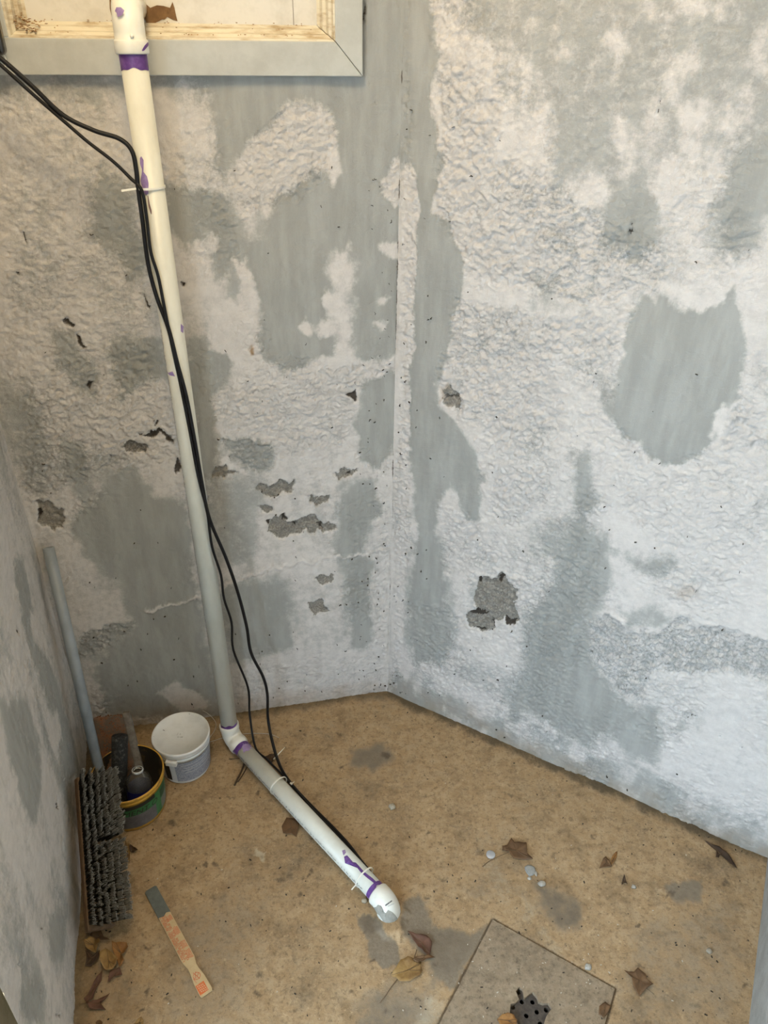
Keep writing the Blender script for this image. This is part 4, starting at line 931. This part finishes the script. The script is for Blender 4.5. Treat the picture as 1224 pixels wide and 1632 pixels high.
# black fuzzy roller
r0, r1 = bc+np.array([-.028, -.034, BASEZ+.030]), at_z((191, 1172), .205)
rl = empty('paint_roller', r0, 'black fuzzy paint roller leaning on the rusty board in the bucket', 'roller')
ax = unit(r1-r0); LN = np.linalg.norm(r1-r0)
V, Fc = tube([r0, r0, r0+ax*.002, r1-ax*.002, r1, r1, r1-ax*.003], [.001, .0185, .021, .021, .0195, .013, .0125], 24, True); obj('sleeve', V, Fc, mat('black_nap', (.016, .017, .018), .95, 0, (120, (.06, .062, .06), .52, .66), bump=(300, 1.0)), rl)
fz = MB(); u, v = frame_of(ax)
for i in range(700):
    t = random.uniform(0, 6.283); q = r0+ax*random.uniform(.01, LN)+.0205*(math.cos(t)*u+math.sin(t)*v); dn = unit(math.cos(t)*u+math.sin(t)*v+.8*ax*random.uniform(-1, 1)+.5*v*random.uniform(-1, 1)); s_ = np.cross(dn, ax)*.0005
    q2 = q+dn*random.uniform(.002, .007); fz.add([q-s_, q+s_, q2], [(0, 1, 2)])
fz.obj('nap', mat('grey_nap', (.05, .052, .05), .95), rl, False, kind='stuff')
# plastic bottle
M_BOT = mat('cloudy_plastic', (.86, .87, .86), .16, 0, None, .97, 1.18); M_BLUE = mat('blue_label', (.018, .022, .16), .4, 0, (40, (.012, .014, .10), .45, .65))
b1 = at_z((219, 1226), .150); b0 = np.array([bc[0]+.033, bc[1]-.032, BASEZ+.012]); ba = unit(b1-b0)
bot = empty('plastic_bottle', b0, 'clear plastic bottle with a dark blue label and no cap', 'bottle'); LB = np.linalg.norm(b1-b0)
V, Fc = lathe([(.001, 0), (.030, 0), (.033, .004), (.033, LB-.056), (.0332, LB-.046), (.0318, LB-.034), (.027, LB-.022), (.019, LB-.013), (.0135, LB-.009), (.0125, LB), (.0105, LB), (.0110, LB-.009), (.0175, LB-.015), (.0255, LB-.024), (.0302, LB-.036), (.0312, LB-.048), (.031, .006), (.001, .004)], b0, ba, 40); obj('body', V, Fc, M_BOT, bot)
V, Fc = lathe([(.0338, .03), (.0338, LB-.052)], b0, ba, 40); obj('label', V, Fc, M_BLUE, bot)
V, Fc = lathe([(.0128, LB-.007), (.0150, LB-.006), (.0150, LB-.001), (.0135, LB+.0005), (.0128, LB)], b0, ba, 32); obj('neck_ring', V, Fc, mat('frosted_plastic', (.45, .46, .46), .4), bot)
# grey pole leaning into the corner
p1 = back((77, 873), .020); p0 = bc+np.array([-.070, -.012, BASEZ+.014]); p0 = np.array([p0[0], p0[1], .016])
M_POLE = mat('grey_pole_paint', (.255, .29, .32), .45, 0, (20, (.21, .24, .265), .45, .7))
pole = empty('grey_pole', p0, 'grey plastic pole leaning into the left corner behind the brush', 'pole')
ax = unit(p1-p0); LN = np.linalg.norm(p1-p0)
V, Fc = lathe([(.0135, 0), (.0135, LN*.36), (.0142, LN*.361), (.0142, LN), (.0110, LN), (.0110, LN-.05)], p0, ax, 24); obj('tube', V, Fc, M_POLE, pole)

# ------------------------------------------------------------------ broom head
n0, n1 = at_z((170, 1472), .058), at_z((150, 1234), .198)
axb = n1-n0; HL = np.linalg.norm(axb); axb = unit(axb)
tocam = unit(CAM-(n0+n1)/2); rgt = np.array([.95, -.1, .25])
nbv = tocam*.80+rgt*.62; nbv = unit(nbv-axb*(nbv@axb)); wbv = np.cross(axb, nbv)
wbv = wbv if wbv[0] > 0 else -wbv
broom = empty('broom_head', (n0[0], n0[1], 0), 'push broom head with worn grey bristles propped by the left wall', 'broom head')
M_BLK2 = mat('worn_wood_block', (.16, .10, .055), .75, 0, (30, (.10, .065, .04), .4, .65, (1, 1, 4)))
V, Fc = box8(n0-wbv*.034-nbv*.045-axb*.005, axb*(HL+.01), wbv*.068, nbv*.020); bevel(obj('block', V, Fc, M_BLK2, broom, smooth=False), .004)
bm_ = MB(); bt_ = MB(); rows, per = 6, 50
for r in range(rows):
    for k in range(per):
        fr = (r/(rows-1)-.5); t = (k+.5)/per
        if .50 < t < .535 and r > 1: continue
        rt_ = n0+axb*(HL*(.015+.97*t)+random.gauss(0, .0008))+wbv*(fr*.056)-nbv*.027
        tip0 = n0+axb*(HL*(t*1.03-.015)+random.gauss(0, .0012))+wbv*(fr*.088+random.gauss(0, .0012))+nbv*(.038+random.gauss(0, .0035))
        for q in range(18):
            rr = rt_+wbv*random.uniform(-.0022, .0022)+axb*random.uniform(-.0025, .0025)
            tp_ = tip0+wbv*random.gauss(0, .0019)+axb*random.gauss(0, .0024)+nbv*random.gauss(0, .002); md = rr+(tp_-rr)*.72+wbv*random.gauss(0, .0008)+axb*random.gauss(0, .0008)
            e1 = wbv*.0007; e2 = axb*.0007
            bm_.add([rr-e1, rr+e1, rr+e2*1.6, md-e1, md+e1, md+e2*1.6], [(0, 1, 4, 3), (1, 2, 5, 4), (2, 0, 3, 5)])
            bt_.add([md-e1, md+e1, md+e2*1.6, tp_-e1, tp_+e1, tp_+e2*1.6], [(0, 1, 4, 3), (1, 2, 5, 4), (2, 0, 3, 5), (3, 4, 5)])
bm_.obj('bristles', mat('dark_bristle', (.03, .029, .027), .85), broom, False, kind='stuff')
bt_.obj('bristle_tips', mat('pale_bristle_tips', (.27, .262, .238), .85, 0, (300, (.18, .174, .158), .4, .6)), broom, False, kind='stuff')  # outer part of each bristle in a paler tone than its root

# ------------------------------------------------------------------ paint stirring stick
zS = .0018; a_, b_ = at_z((240, 1418), zS), at_z((330, 1585), zS)
sx = unit(b_-a_); sy = np.array([-sx[1], sx[0], 0]); SL = np.linalg.norm(b_-a_)
if sy[0] < 0: sy = -sy                                    # sy points to the photo's right side of the stick
stick = empty('stirring_stick', (a_[0], a_[1], 0), 'wooden paint stirring stick with orange print and grey painted end', 'stick')
HW = .0145
ol = [(0, -HW*.75), (.004, -HW), (SL*.70, -HW), (SL*.76, -HW*.70), (SL*.80, -HW*.72), (SL*.87, -HW*.95), (SL*.985, -HW), (SL, -HW*.9), (SL, HW*.9), (SL*.985, HW), (SL*.87, HW*.95), (SL*.80, HW*.72), (SL*.76, HW*.70), (SL*.70, HW), (.004, HW), (0, HW*.75)]
def stk(x, y, z): return a_*np.array([1, 1, 0])+sx*x+sy*y+Z3*z
M_WOOD = mat('pale_stick_wood', (.50, .37, .20), .7, 0, (40, (.42, .30, .155), .4, .65)); M_ORG = mat('orange_print', (.50, .125, .045), .7, 0, (250, (.52, .30, .16), .50, .66)); M_DIP = mat('grey_paint_dip', (.085, .095, .085), .5, 0, (60, (.12, .13, .115), .4, .65))
T0 = .0022; T1 = .0062
V = [stk(x, y, T0) for x, y in ol]+[stk(x, y, T1) for x, y in ol]; n = len(ol); Fc = [tuple(range(n-1, -1, -1)), tuple(range(n, 2*n))]+[(i, (i+1) % n, (i+1) % n+n, i+n) for i in range(n)]
body = obj('stick_body', V, Fc, M_WOOD, stick, smooth=False)
d1 = .268*SL; dol = [(-.0006, -HW*.75), (.003, -HW-.0006), (d1, -HW-.0006), (d1+.004, -HW*.2), (d1-.002, HW*.4), (d1+.002, HW+.0006), (.003, HW+.0006), (-.0006, HW*.75)]
V = [stk(x, y, T0-.0005) for x, y in dol]+[stk(x, y, T1+.0005) for x, y in dol]; n = len(dol); Fc = [tuple(range(n-1, -1, -1)), tuple(range(n, 2*n))]+[(i, (i+1) % n, (i+1) % n+n, i+n) for i in range(n)]
dip = obj('paint_dip', V, Fc, M_DIP, stick, smooth=False); dip['label'] = 'dried grey paint on the stick end'
pm = MB(); ZP = T1+.0002
def pr(x0, x1, y0, y1): pm.add([stk(x0, y0, ZP), stk(x1, y0, ZP), stk(x1, y1, ZP), stk(x0, y1, ZP)], [(0, 1, 2, 3)])
# dense wide lettering down the left half, lines of small text across the right half
x = d1+.004
for row in range(3):
    yy = -HW*.90+row*.0050; x = d1+.003
    while x < SL*.70:
        w_ = random.uniform(.0022, .0034)
        if random.random() < .9:
            pr(x, x+w_*.35, yy, yy+.0042)
            if random.random() < .7: pr(x, x+w_, yy, yy+.0010)
            if random.random() < .7: pr(x, x+w_, yy+.0032, yy+.0042)
            if random.random() < .5: pr(x+w_*.65, x+w_, yy, yy+.0042)
        x += w_+.0008
for blk in ((.285, .34), (.40, .475), (.535, .60), (.615, .695)):
    for k in range(5):
        yy = .0012+k*.0024; x = SL*blk[0]+random.uniform(0, .004)
        while x < SL*blk[1]:
            w_ = random.uniform(.0012, .0024); pr(x, x+w_, yy, yy+.0016); x += w_+.0005
pm.obj('print', M_ORG, stick, False)
lg = MB(); cx0, cy0 = SL*.845, -.001
for k in range(28):
    t0_, t1_ = 2*math.pi*k/28, 2*math.pi*(k+1)/28
    lg.add([stk(cx0+r*math.cos(t), cy0+r*math.sin(t), ZP) for r, t in ((.0085, t0_), (.0072, t0_), (.0072, t1_), (.0085, t1_))], [(0, 1, 2, 3)])
for x0, y0, x1, y1 in ((-.012, -.004, .010, .003), (-.010, .002, .004, -.006), (-.004, .006, .004, -.002), (.002, -.009, .013, -.007)):
    d = np.array([x1-x0, y1-y0]); nn = np.array([-d[1], d[0]])/np.linalg.norm(d)*.0007
    lg.add([stk(cx0+x0+nn[0], cy0+y0+nn[1], ZP), stk(cx0+x1+nn[0], cy0+y1+nn[1], ZP), stk(cx0+x1-nn[0], cy0+y1-nn[1], ZP), stk(cx0+x0-nn[0], cy0+y0-nn[1], ZP)], [(0, 1, 2, 3)])
lg.obj('round_emblem', M_ORG, stick, False)
q0_, q1_ = SL*.905, SL*.985
V = [stk(q0_, -HW*.93, ZP), stk(q1_, -HW*.93, ZP), stk(q1_, HW*.45, ZP), stk(q0_, HW*.45, ZP)]; sq = obj('square_emblem', V, [(0, 1, 2, 3)], mat('orange_square', (.56, .13, .035), .7, 0, (200, (.52, .22, .09), .5, .7)), stick, smooth=False)
sl = MB()
for k in range(4):
    f0 = .12+.2*k; yA = -HW*.93+.0022
    for j in range(4):
        x_, y_ = q0_+(q1_-q0_)*(f0+.03*j), yA+.004*j+.0008*k
        sl.add([stk(x_, y_, ZP+.0002), stk(x_+.0024, y_+.0006, ZP+.0002), stk(x_+.0024, y_+.0026, ZP+.0002), stk(x_, y_+.0020, ZP+.0002)], [(0, 1, 2, 3)])
sl.obj('emblem_letters', mat('pale_letters', (.55, .38, .22), .7), sq, False)

# ------------------------------------------------------------------ dry leaves
LEAFM = {k: mat('dry_leaf_'+k, c, .7, 0, (45, c2, .40, .66), bump=(90, .6)) for k, c, c2 in (
    ('tan', (.27, .165, .055), (.18, .10, .035)), ('brown', (.135, .072, .030), (.085, .045, .02)), ('red', (.125, .058, .034), (.08, .038, .024)), ('dark', (.055, .030, .016), (.030, .018, .010)), ('orange', (.27, .13, .035), (.17, .075, .02)))}
M_STEM = mat('leaf_stem', (.13, .085, .045), .8); M_VEIN = mat('leaf_vein', (.10, .06, .028), .8)
def leaf(px, m, label, stem=None, curl=.006, z=.003, name='dry_leaf', tilt=0.0):
    px = [np.asarray(q, float) for q in px]
    P0 = np.array([at_z(q, z) for q in px]); c = P0.mean(0)
    root = empty(name, (c[0], c[1], 0), label, 'leaf', 'dry leaves on the floor')
    out = []
    for i in range(len(P0)):
        a, b = P0[i], P0[(i+1) % len(P0)]
        for t in (0, .5): out.append(a+(b-a)*t)
    n = len(out); V = []; ph = random.uniform(0, 6)
    size = max(np.linalg.norm(q-c) for q in out)
    for k in (1, .72, .45, .2):
        for i, q in enumerate(out):
            p_ = c+(q-c)*k; a = 2*math.pi*i/n
            wv_ = curl*k*k*(.62+.38*math.sin(2*a+ph)+.28*math.sin(5*a+2*ph))+.0012*math.sin(9*a+ph)*k
            V.append(p_+Z3*(max(0, wv_)+tilt*((p_-c)[0])/max(size, .01)*.5+abs(tilt)*.5))
    V.append(c+Z3*(.001+abs(tilt)*.5)); Fc = []
    for k in range(3):
        for i in range(n): a, b = k*n+i, k*n+(i+1) % n; Fc.append((a, b, b+n, a+n))
    for i in range(n): Fc.append((3*n+i, 3*n+(i+1) % n, 4*n))
    o = obj('blade', V, Fc, LEAFM[m], root); md = o.modifiers.new('thick', 'SOLIDIFY'); md.thickness = .0005; md.offset = 0
    # midrib and side veins
    far = sorted(range(n), key=lambda i: -np.linalg.norm(out[i]-c)); i0 = far[0]
    vm = MB(); tips = [i0]+[j for j in far[1:] if min(abs(j-i0), n-abs(j-i0)) > n//6][:3]
    for j in tips:
        ln = [V[4*n]+Z3*.0004]+[V[k*n+j]+Z3*.0004 for k in (3, 2, 1, 0)]; vm.add(*tube(ln, [.0007, .0007, .0006, .0005, .0003], 5))
    vm.obj('vein', M_VEIN, root)
    if stem:
        sp_ = [at_z(q, z+.002) for q in stem]; Vs, Fs = tube(spline(sp_, 4) if len(sp_) > 2 else sp_, .0009, 6); obj('stem', Vs, Fs, M_STEM, root)
    return root
CR = lambda pts: crop(724, 1200, 2.448, pts); CD = lambda pts: crop(760, 1540, 5.1, pts); CLf = lambda pts: crop(110, 1440, 8.5, pts); CP = lambda pts: crop(360, 1180, 7.65, pts); CB = lambda pts: crop(100, 1200, 5.4375, pts); CS = lambda pts: crop(740, 1310, 7.65, pts)
leaf(C7([(375, 1170), (430, 1100), (470, 1030), (540, 1000), (600, 1012), (670, 1040), (665, 1090), (680, 1130), (660, 1180), (560, 1230), (460, 1230), (430, 1195)]), 'tan', 'ochre dry leaf with a long stalk below the pipe end', C7([(440, 1205), (380, 1280), (320, 1370), (272, 1435)]), .008)
leaf(C7([(590, 1030), (610, 1000), (680, 985), (730, 970), (800, 1002), (730, 1018), (690, 1030), (640, 1045)]), 'brown', 'small curled brown leaf between the ochre and the reddish leaf', None, .007, .006)
leaf(C7([(540, 740), (620, 780), (720, 790), (770, 850), (760, 940), (740, 990), (700, 960), (640, 900), (590, 830)]), 'red', 'reddish brown leaf just below the pipe end', C7([(625, 920), (610, 970), (595, 1010)]), .006)
leaf(CS([(460, 315), (520, 290), (570, 215), (610, 250), (680, 240), (755, 260), (760, 320), (760, 390), (820, 450), (830, 480), (760, 470), (600, 450), (560, 400), (530, 340), (480, 335), (455, 370)]), 'brown', 'brown lobed leaf with its stalk against the pale disc', CS([(540, 370), (515, 380), (400, 430), (300, 480), (220, 545)]), .008)
leaf(CR([(565, 450), (580, 415), (592, 405), (604, 420), (616, 445), (600, 446)]), 'brown', 'small brown leaf scrap in the middle right of the floor', None, .004)
leaf(CR([(608, 436), (612, 412), (620, 398), (636, 384), (633, 408), (620, 432)]), 'orange', 'narrow rust-coloured leaf scrap touching another scrap', None, .004)
leaf(CR([(652, 515), (656, 495), (662, 474), (668, 495), (676, 512), (664, 508)]), 'dark', 'tiny dark pointed leaf scrap on the right of the floor', None, .003)
leaf(crop(1080, 1320, 5.23, [(220, 98), (280, 140), (345, 160), (400, 200), (450, 260), (500, 340), (440, 300), (380, 240), (345, 225), (335, 260), (318, 240), (322, 190), (270, 150)]), 'dark', 'long dark oak leaf at the foot of the right wall', None, .005)
leaf(CR([(660, 855), (700, 858), (715, 840), (745, 860), (750, 885), (775, 905), (745, 925), (722, 950), (700, 920), (692, 880)]), 'brown', 'crumpled brown leaf right of the concrete slab', CR([(745, 915), (780, 942)]), .007)
leaf(CR([(565, 990), (590, 970), (610, 990), (600, 1012), (585, 1035), (562, 1020)]), 'brown', 'brown leaf scrap on the right corner of the slab', None, .004)
leaf(CD([(165, 430), (205, 400), (250, 385), (300, 397), (325, 440), (320, 490), (260, 510), (190, 490)]), 'orange', 'orange-brown leaf lying beside the drain holes', None, .006)
leaf(CLf([(215, 540), (290, 480), (345, 478), (400, 490), (430, 520), (412, 590), (370, 680), (290, 650), (230, 600)]), 'tan', 'tan curled leaf next to the left wall below the brush', None, .014, .012)
leaf(CLf([(420, 680), (510, 610), (600, 700), (670, 770), (640, 850), (540, 920), (480, 900), (430, 800)]), 'tan', 'tan leaf on top of the leaf heap below the brush', None, .012, .016)
leaf(CLf([(590, 540), (690, 550), (780, 530), (805, 600), (760, 680), (720, 720), (750, 780), (690, 880), (660, 800), (600, 650)]), 'orange', 'rusty leaf at the right side of the leaf heap', None, .012, .006)
leaf(CLf([(225, 640), (330, 700), (425, 650), (405, 760), (300, 850), (215, 860), (250, 760)]), 'dark', 'dark shrivelled leaf at the left of the leaf heap', None, .008, .004)
leaf(CLf([(560, 940), (690, 870), (725, 965), (640, 1000), (610, 1010), (520, 1080), (540, 1000)]), 'red', 'dark red leaf at the lower end of the leaf heap', None, .007, .004)
leaf(CLf([(280, 430), (350, 380), (430, 365), (470, 450), (560, 500), (430, 520), (340, 480)]), 'brown', 'brown leaf tucked under the near end of the brush', None, .007, .006)
leaf(CLf([(460, 905), (440, 1040), (350, 1230), (330, 1310), (245, 1345), (205, 1300), (300, 1170), (390, 1000)]), 'red', 'long folded red-brown leaf near the bottom left', CLf([(240, 1340), (180, 1355), (125, 1370)]), .008)
leaf(CLf([(240, 1350), (330, 1330), (430, 1280), (560, 1240), (500, 1300), (425, 1350), (505, 1450), (430, 1440), (290, 1445)]), 'red', 'forked red-brown leaf at the bottom left', None, .008)
leaf(CLf([(880, 1640), (920, 1590), (980, 1545), (1015, 1600), (1000, 1660), (930, 1690)]), 'tan', 'tan leaf cut by the bottom edge of the picture', None, .006)
leaf(CLf([(365, 1620), (410, 1580), (460, 1620), (450, 1670), (380, 1670)]), 'brown', 'brown leaf cut by the bottom edge near the wall', None, .006)
leaf(CP([(680, 1060), (740, 950), (840, 950), (900, 1020), (885, 1080), (860, 1180), (800, 1140), (700, 1150)]), 'brown', 'brown leaf half under the middle of the floor pipe', None, .006)
leaf(CP([(480, 195), (540, 182), (605, 168), (590, 240), (555, 285), (520, 245)]), 'dark', 'dark leaf behind the two cables near the pipe foot', None, .005)
leaf(CB([(545, 778), (582, 788), (585, 870), (582, 950), (552, 962), (545, 860)]), 'tan', 'tan leaf edge peeping out beside the brush', None, .008)
leaf(CB([(580, 795), (615, 815), (656, 850), (610, 862), (584, 860)]), 'dark', 'dark leaf tip beside the brush and the bucket', None, .006)
# twigs by the pipe
M_TWIG = mat('twig_bark', (.085, .055, .03), .85, 0, (100, (.05, .033, .02), .4, .6))
tw = empty('twig', at_z((385, 1230)), 'forked brown twig on the floor beside the pipe foot', 'twig')
CT = lambda pts: crop(230, 1120, 6.12, pts)
for pts, r in (([(880, 805), (905, 745), (940, 680), (965, 620), (985, 560)], .0028), ([(915, 770), (960, 700), (1000, 630)], .0016), ([(825, 548), (880, 546), (960, 545), (1010, 575)], .0011), ([(960, 600), (1000, 610), (1050, 665)], .0016)):
    q = [at_z(p, .0045) for p in CT(pts)]; V, Fc = tube(spline(q, 4), r, 7); obj('branch', V, Fc, M_TWIG, tw)
for p_, l_ in (((160, 1465), 'short dark twig at the near end of the brush'),): pass

# ------------------------------------------------------------------ small stones and scraps
def stone(name, px, rx, ry, h, m, label, cat='stone', seed=0):
    c = at_z(px); rr = random.Random(seed); V, Fc = [], []; n = 10
    k_ = [rr.uniform(.78, 1.12) for _ in range(n)]
    for lv, s_ in ((0, .96), (.45, 1.0), (.85, .8), (1, .4)):
        for i in range(n): t = 2*math.pi*i/n; V.append(np.array([c[0]+rx*s_*k_[i]*math.cos(t), c[1]+ry*s_*k_[i]*math.sin(t), .001+h*lv]))
    for l in range(3):
        for i in range(n): a, b = l*n+i, l*n+(i+1) % n; Fc.append((a, b, b+n, a+n))
    Fc += [tuple(range(n)), tuple(3*n+i for i in range(n))]
    return obj(name, V, Fc, m, None, True, label, cat, None, None, (c[0], c[1], .001))
M_PALE = mat('pale_stone', (.36, .34, .295), .7, 0, (200, (.27, .245, .205), .4, .6)); M_SLATE = mat('grey_chip', (.235, .24, .225), .8, 0, (150, (.28, .28, .265), .4, .6))
c = at_z((782, 1363)); V, Fc = lathe([(.001, 0), (.0105, 0), (.0118, .001), (.0118, .0026), (.0110, .0034), (.001, .0032)], c+Z3*.0012, (0.03, -.05, 1), 28); obj('metal_disc', V, Fc, mat('dull_silver', (.42, .43, .45), .4, .35), None, True, 'round silvery disc beside the brown lobed leaf', 'disc', None, None, c)
stone('paint_chip', (845, 1388), .0165, .0165, .003, M_SLATE, 'grey paint chip below the brown lobed leaf', 'chip', 3)
stone('paint_chip', (844, 1400), .0065, .0055, .003, M_PALE, 'small pale chip under the grey paint chip', 'chip', 4); stone('paint_chip', (854, 1393), .004, .007, .003, M_PALE, 'tiny white chip at the right edge of the grey chip', 'chip', 5)
stone('pebble', (863, 1409), .0105, .0085, .006, M_PALE, 'pale pebble with a dark speck right of the grey chip', 'pebble', 6)
stone('pebble', (625, 1287), .011, .011, .008, mat('quartz_pebble', (.40, .37, .30), .45, 0, (120, (.25, .20, .13), .4, .65)), 'round pebble lying alone right of the floor pipe', 'pebble', 7)
stone('pebble', (937, 1542), .009, .008, .007, M_PALE, 'pale pebble on the far edge of the concrete slab', 'pebble', 8)
stone('pebble', (1010, 1414), .0065, .0065, .004, M_PALE, 'small round pale pebble in the right of the floor', 'pebble', 9); stone('pebble', (581, 1437), .0075, .0065, .008, mat('tan_pebble', (.32, .27, .19), .8), 'tan pebble against the near side of the purple pipe joint', 'pebble', 10)
stone('pebble', (1130, 1516), .008, .007, .005, mat('dusty_pebble', (.27, .235, .18), .8), 'dusty pebble on the floor near the step', 'pebble', 12)
# grit nobody could count
for nm, colr, cnt, lb, sd in (('dark_grit', (.02, .016, .012), 230, 'black and brown grit scattered over the floor', 1), ('pale_grit', (.45, .41, .33), 90, 'pale crumbs scattered over the floor', 2)):
    rr = random.Random(sd); gm = MB(); i = 0
    while i < cnt:
        px = (rr.uniform(130, 1200), rr.uniform(1130, 1632))
        if nm == 'pale_grit' and rr.random() < .5: px = (rr.uniform(640, 1000), rr.uniform(1470, 1632))
        q = at_z(px, .0012)
        if (q-C0)@NB < .01 or (q-C0)@NR < .01 or (q-CL)@NL < .01: continue
        if any(np.linalg.norm(q[:2]-c_[:2]) < r_ for c_, r_ in ((tc_, .085), (bc, .105))): continue
        i += 1; L_ = rr.uniform(.0012, .0032)*(1 if sd == 1 else .8); an = rr.uniform(0, 6.28); e1 = np.array([math.cos(an), math.sin(an), 0]); e2 = np.array([-e1[1], e1[0], 0])
        gm.add(*box8(q-Z3*.0006, e1*L_*rr.uniform(1, 2.2), e2*L_*.8, Z3*L_*.5+e1*L_*.2))
    gm.obj(nm, mat(nm, colr, .85), floor, False, None, None, 'stuff')
# cobweb grit and dead insects stuck on the walls
for nm, org, D_, N_, conv, smax, zr, cnt, lb, sd in (('wall_grit', C0, -DB, NB, None, WB-.02, (.02, 1.6), 170, 'tiny dark specks stuck on the wall below the window', 5), ('wall_grit', C0, DR, NR, None, 1.0, (.02, 1.7), 110, 'tiny dark specks stuck on the right wall', 6)):
    rr = random.Random(sd); gm = MB()
    for i in range(cnt):
        s_ = rr.uniform(.01, smax) if rr.random() < .6 else abs(rr.gauss(0, .05))+.012; z_ = zr[0]+(zr[1]-zr[0])*rr.random()**1.5
        if N_ is NB and z_ > win_z0-.05 : z_ *= .6
        q = org+D_*s_+Z3*z_+N_*.0035; an = rr.uniform(0, 6.28); e1 = D_*math.cos(an)+Z3*math.sin(an); e2 = -D_*math.sin(an)+Z3*math.cos(an); L_ = rr.uniform(.0012, .004)
        gm.add(*box8(q-N_*.004, e1*L_*1.5, e2*.0009, N_*.0048))
        if rr.random() < .35: gm.add(*box8(q-N_*.004+e1*L_*1.2, (e1*.4+e2)*L_, (e2*-.4+e1)*.0008, N_*.0046))
    gm.obj(nm, mat('cobweb_grit', (.035, .028, .022), .9), bpy.data.objects['wall_back' if N_ is NB else 'wall_right'], False, None, None, 'stuff')

# ------------------------------------------------------------------ warm lamp over the window
ll = bpy.data.lights.new('lamp_over_window', 'POINT'); ll.energy = LAMP_POWER; ll.color = LAMP_COLOR; ll.shadow_soft_size = .12
lo_ = bpy.data.objects.new('lamp_over_window', ll); COL.objects.link(lo_); lo_.location = tuple(bk(-.48, 2.55, .85))
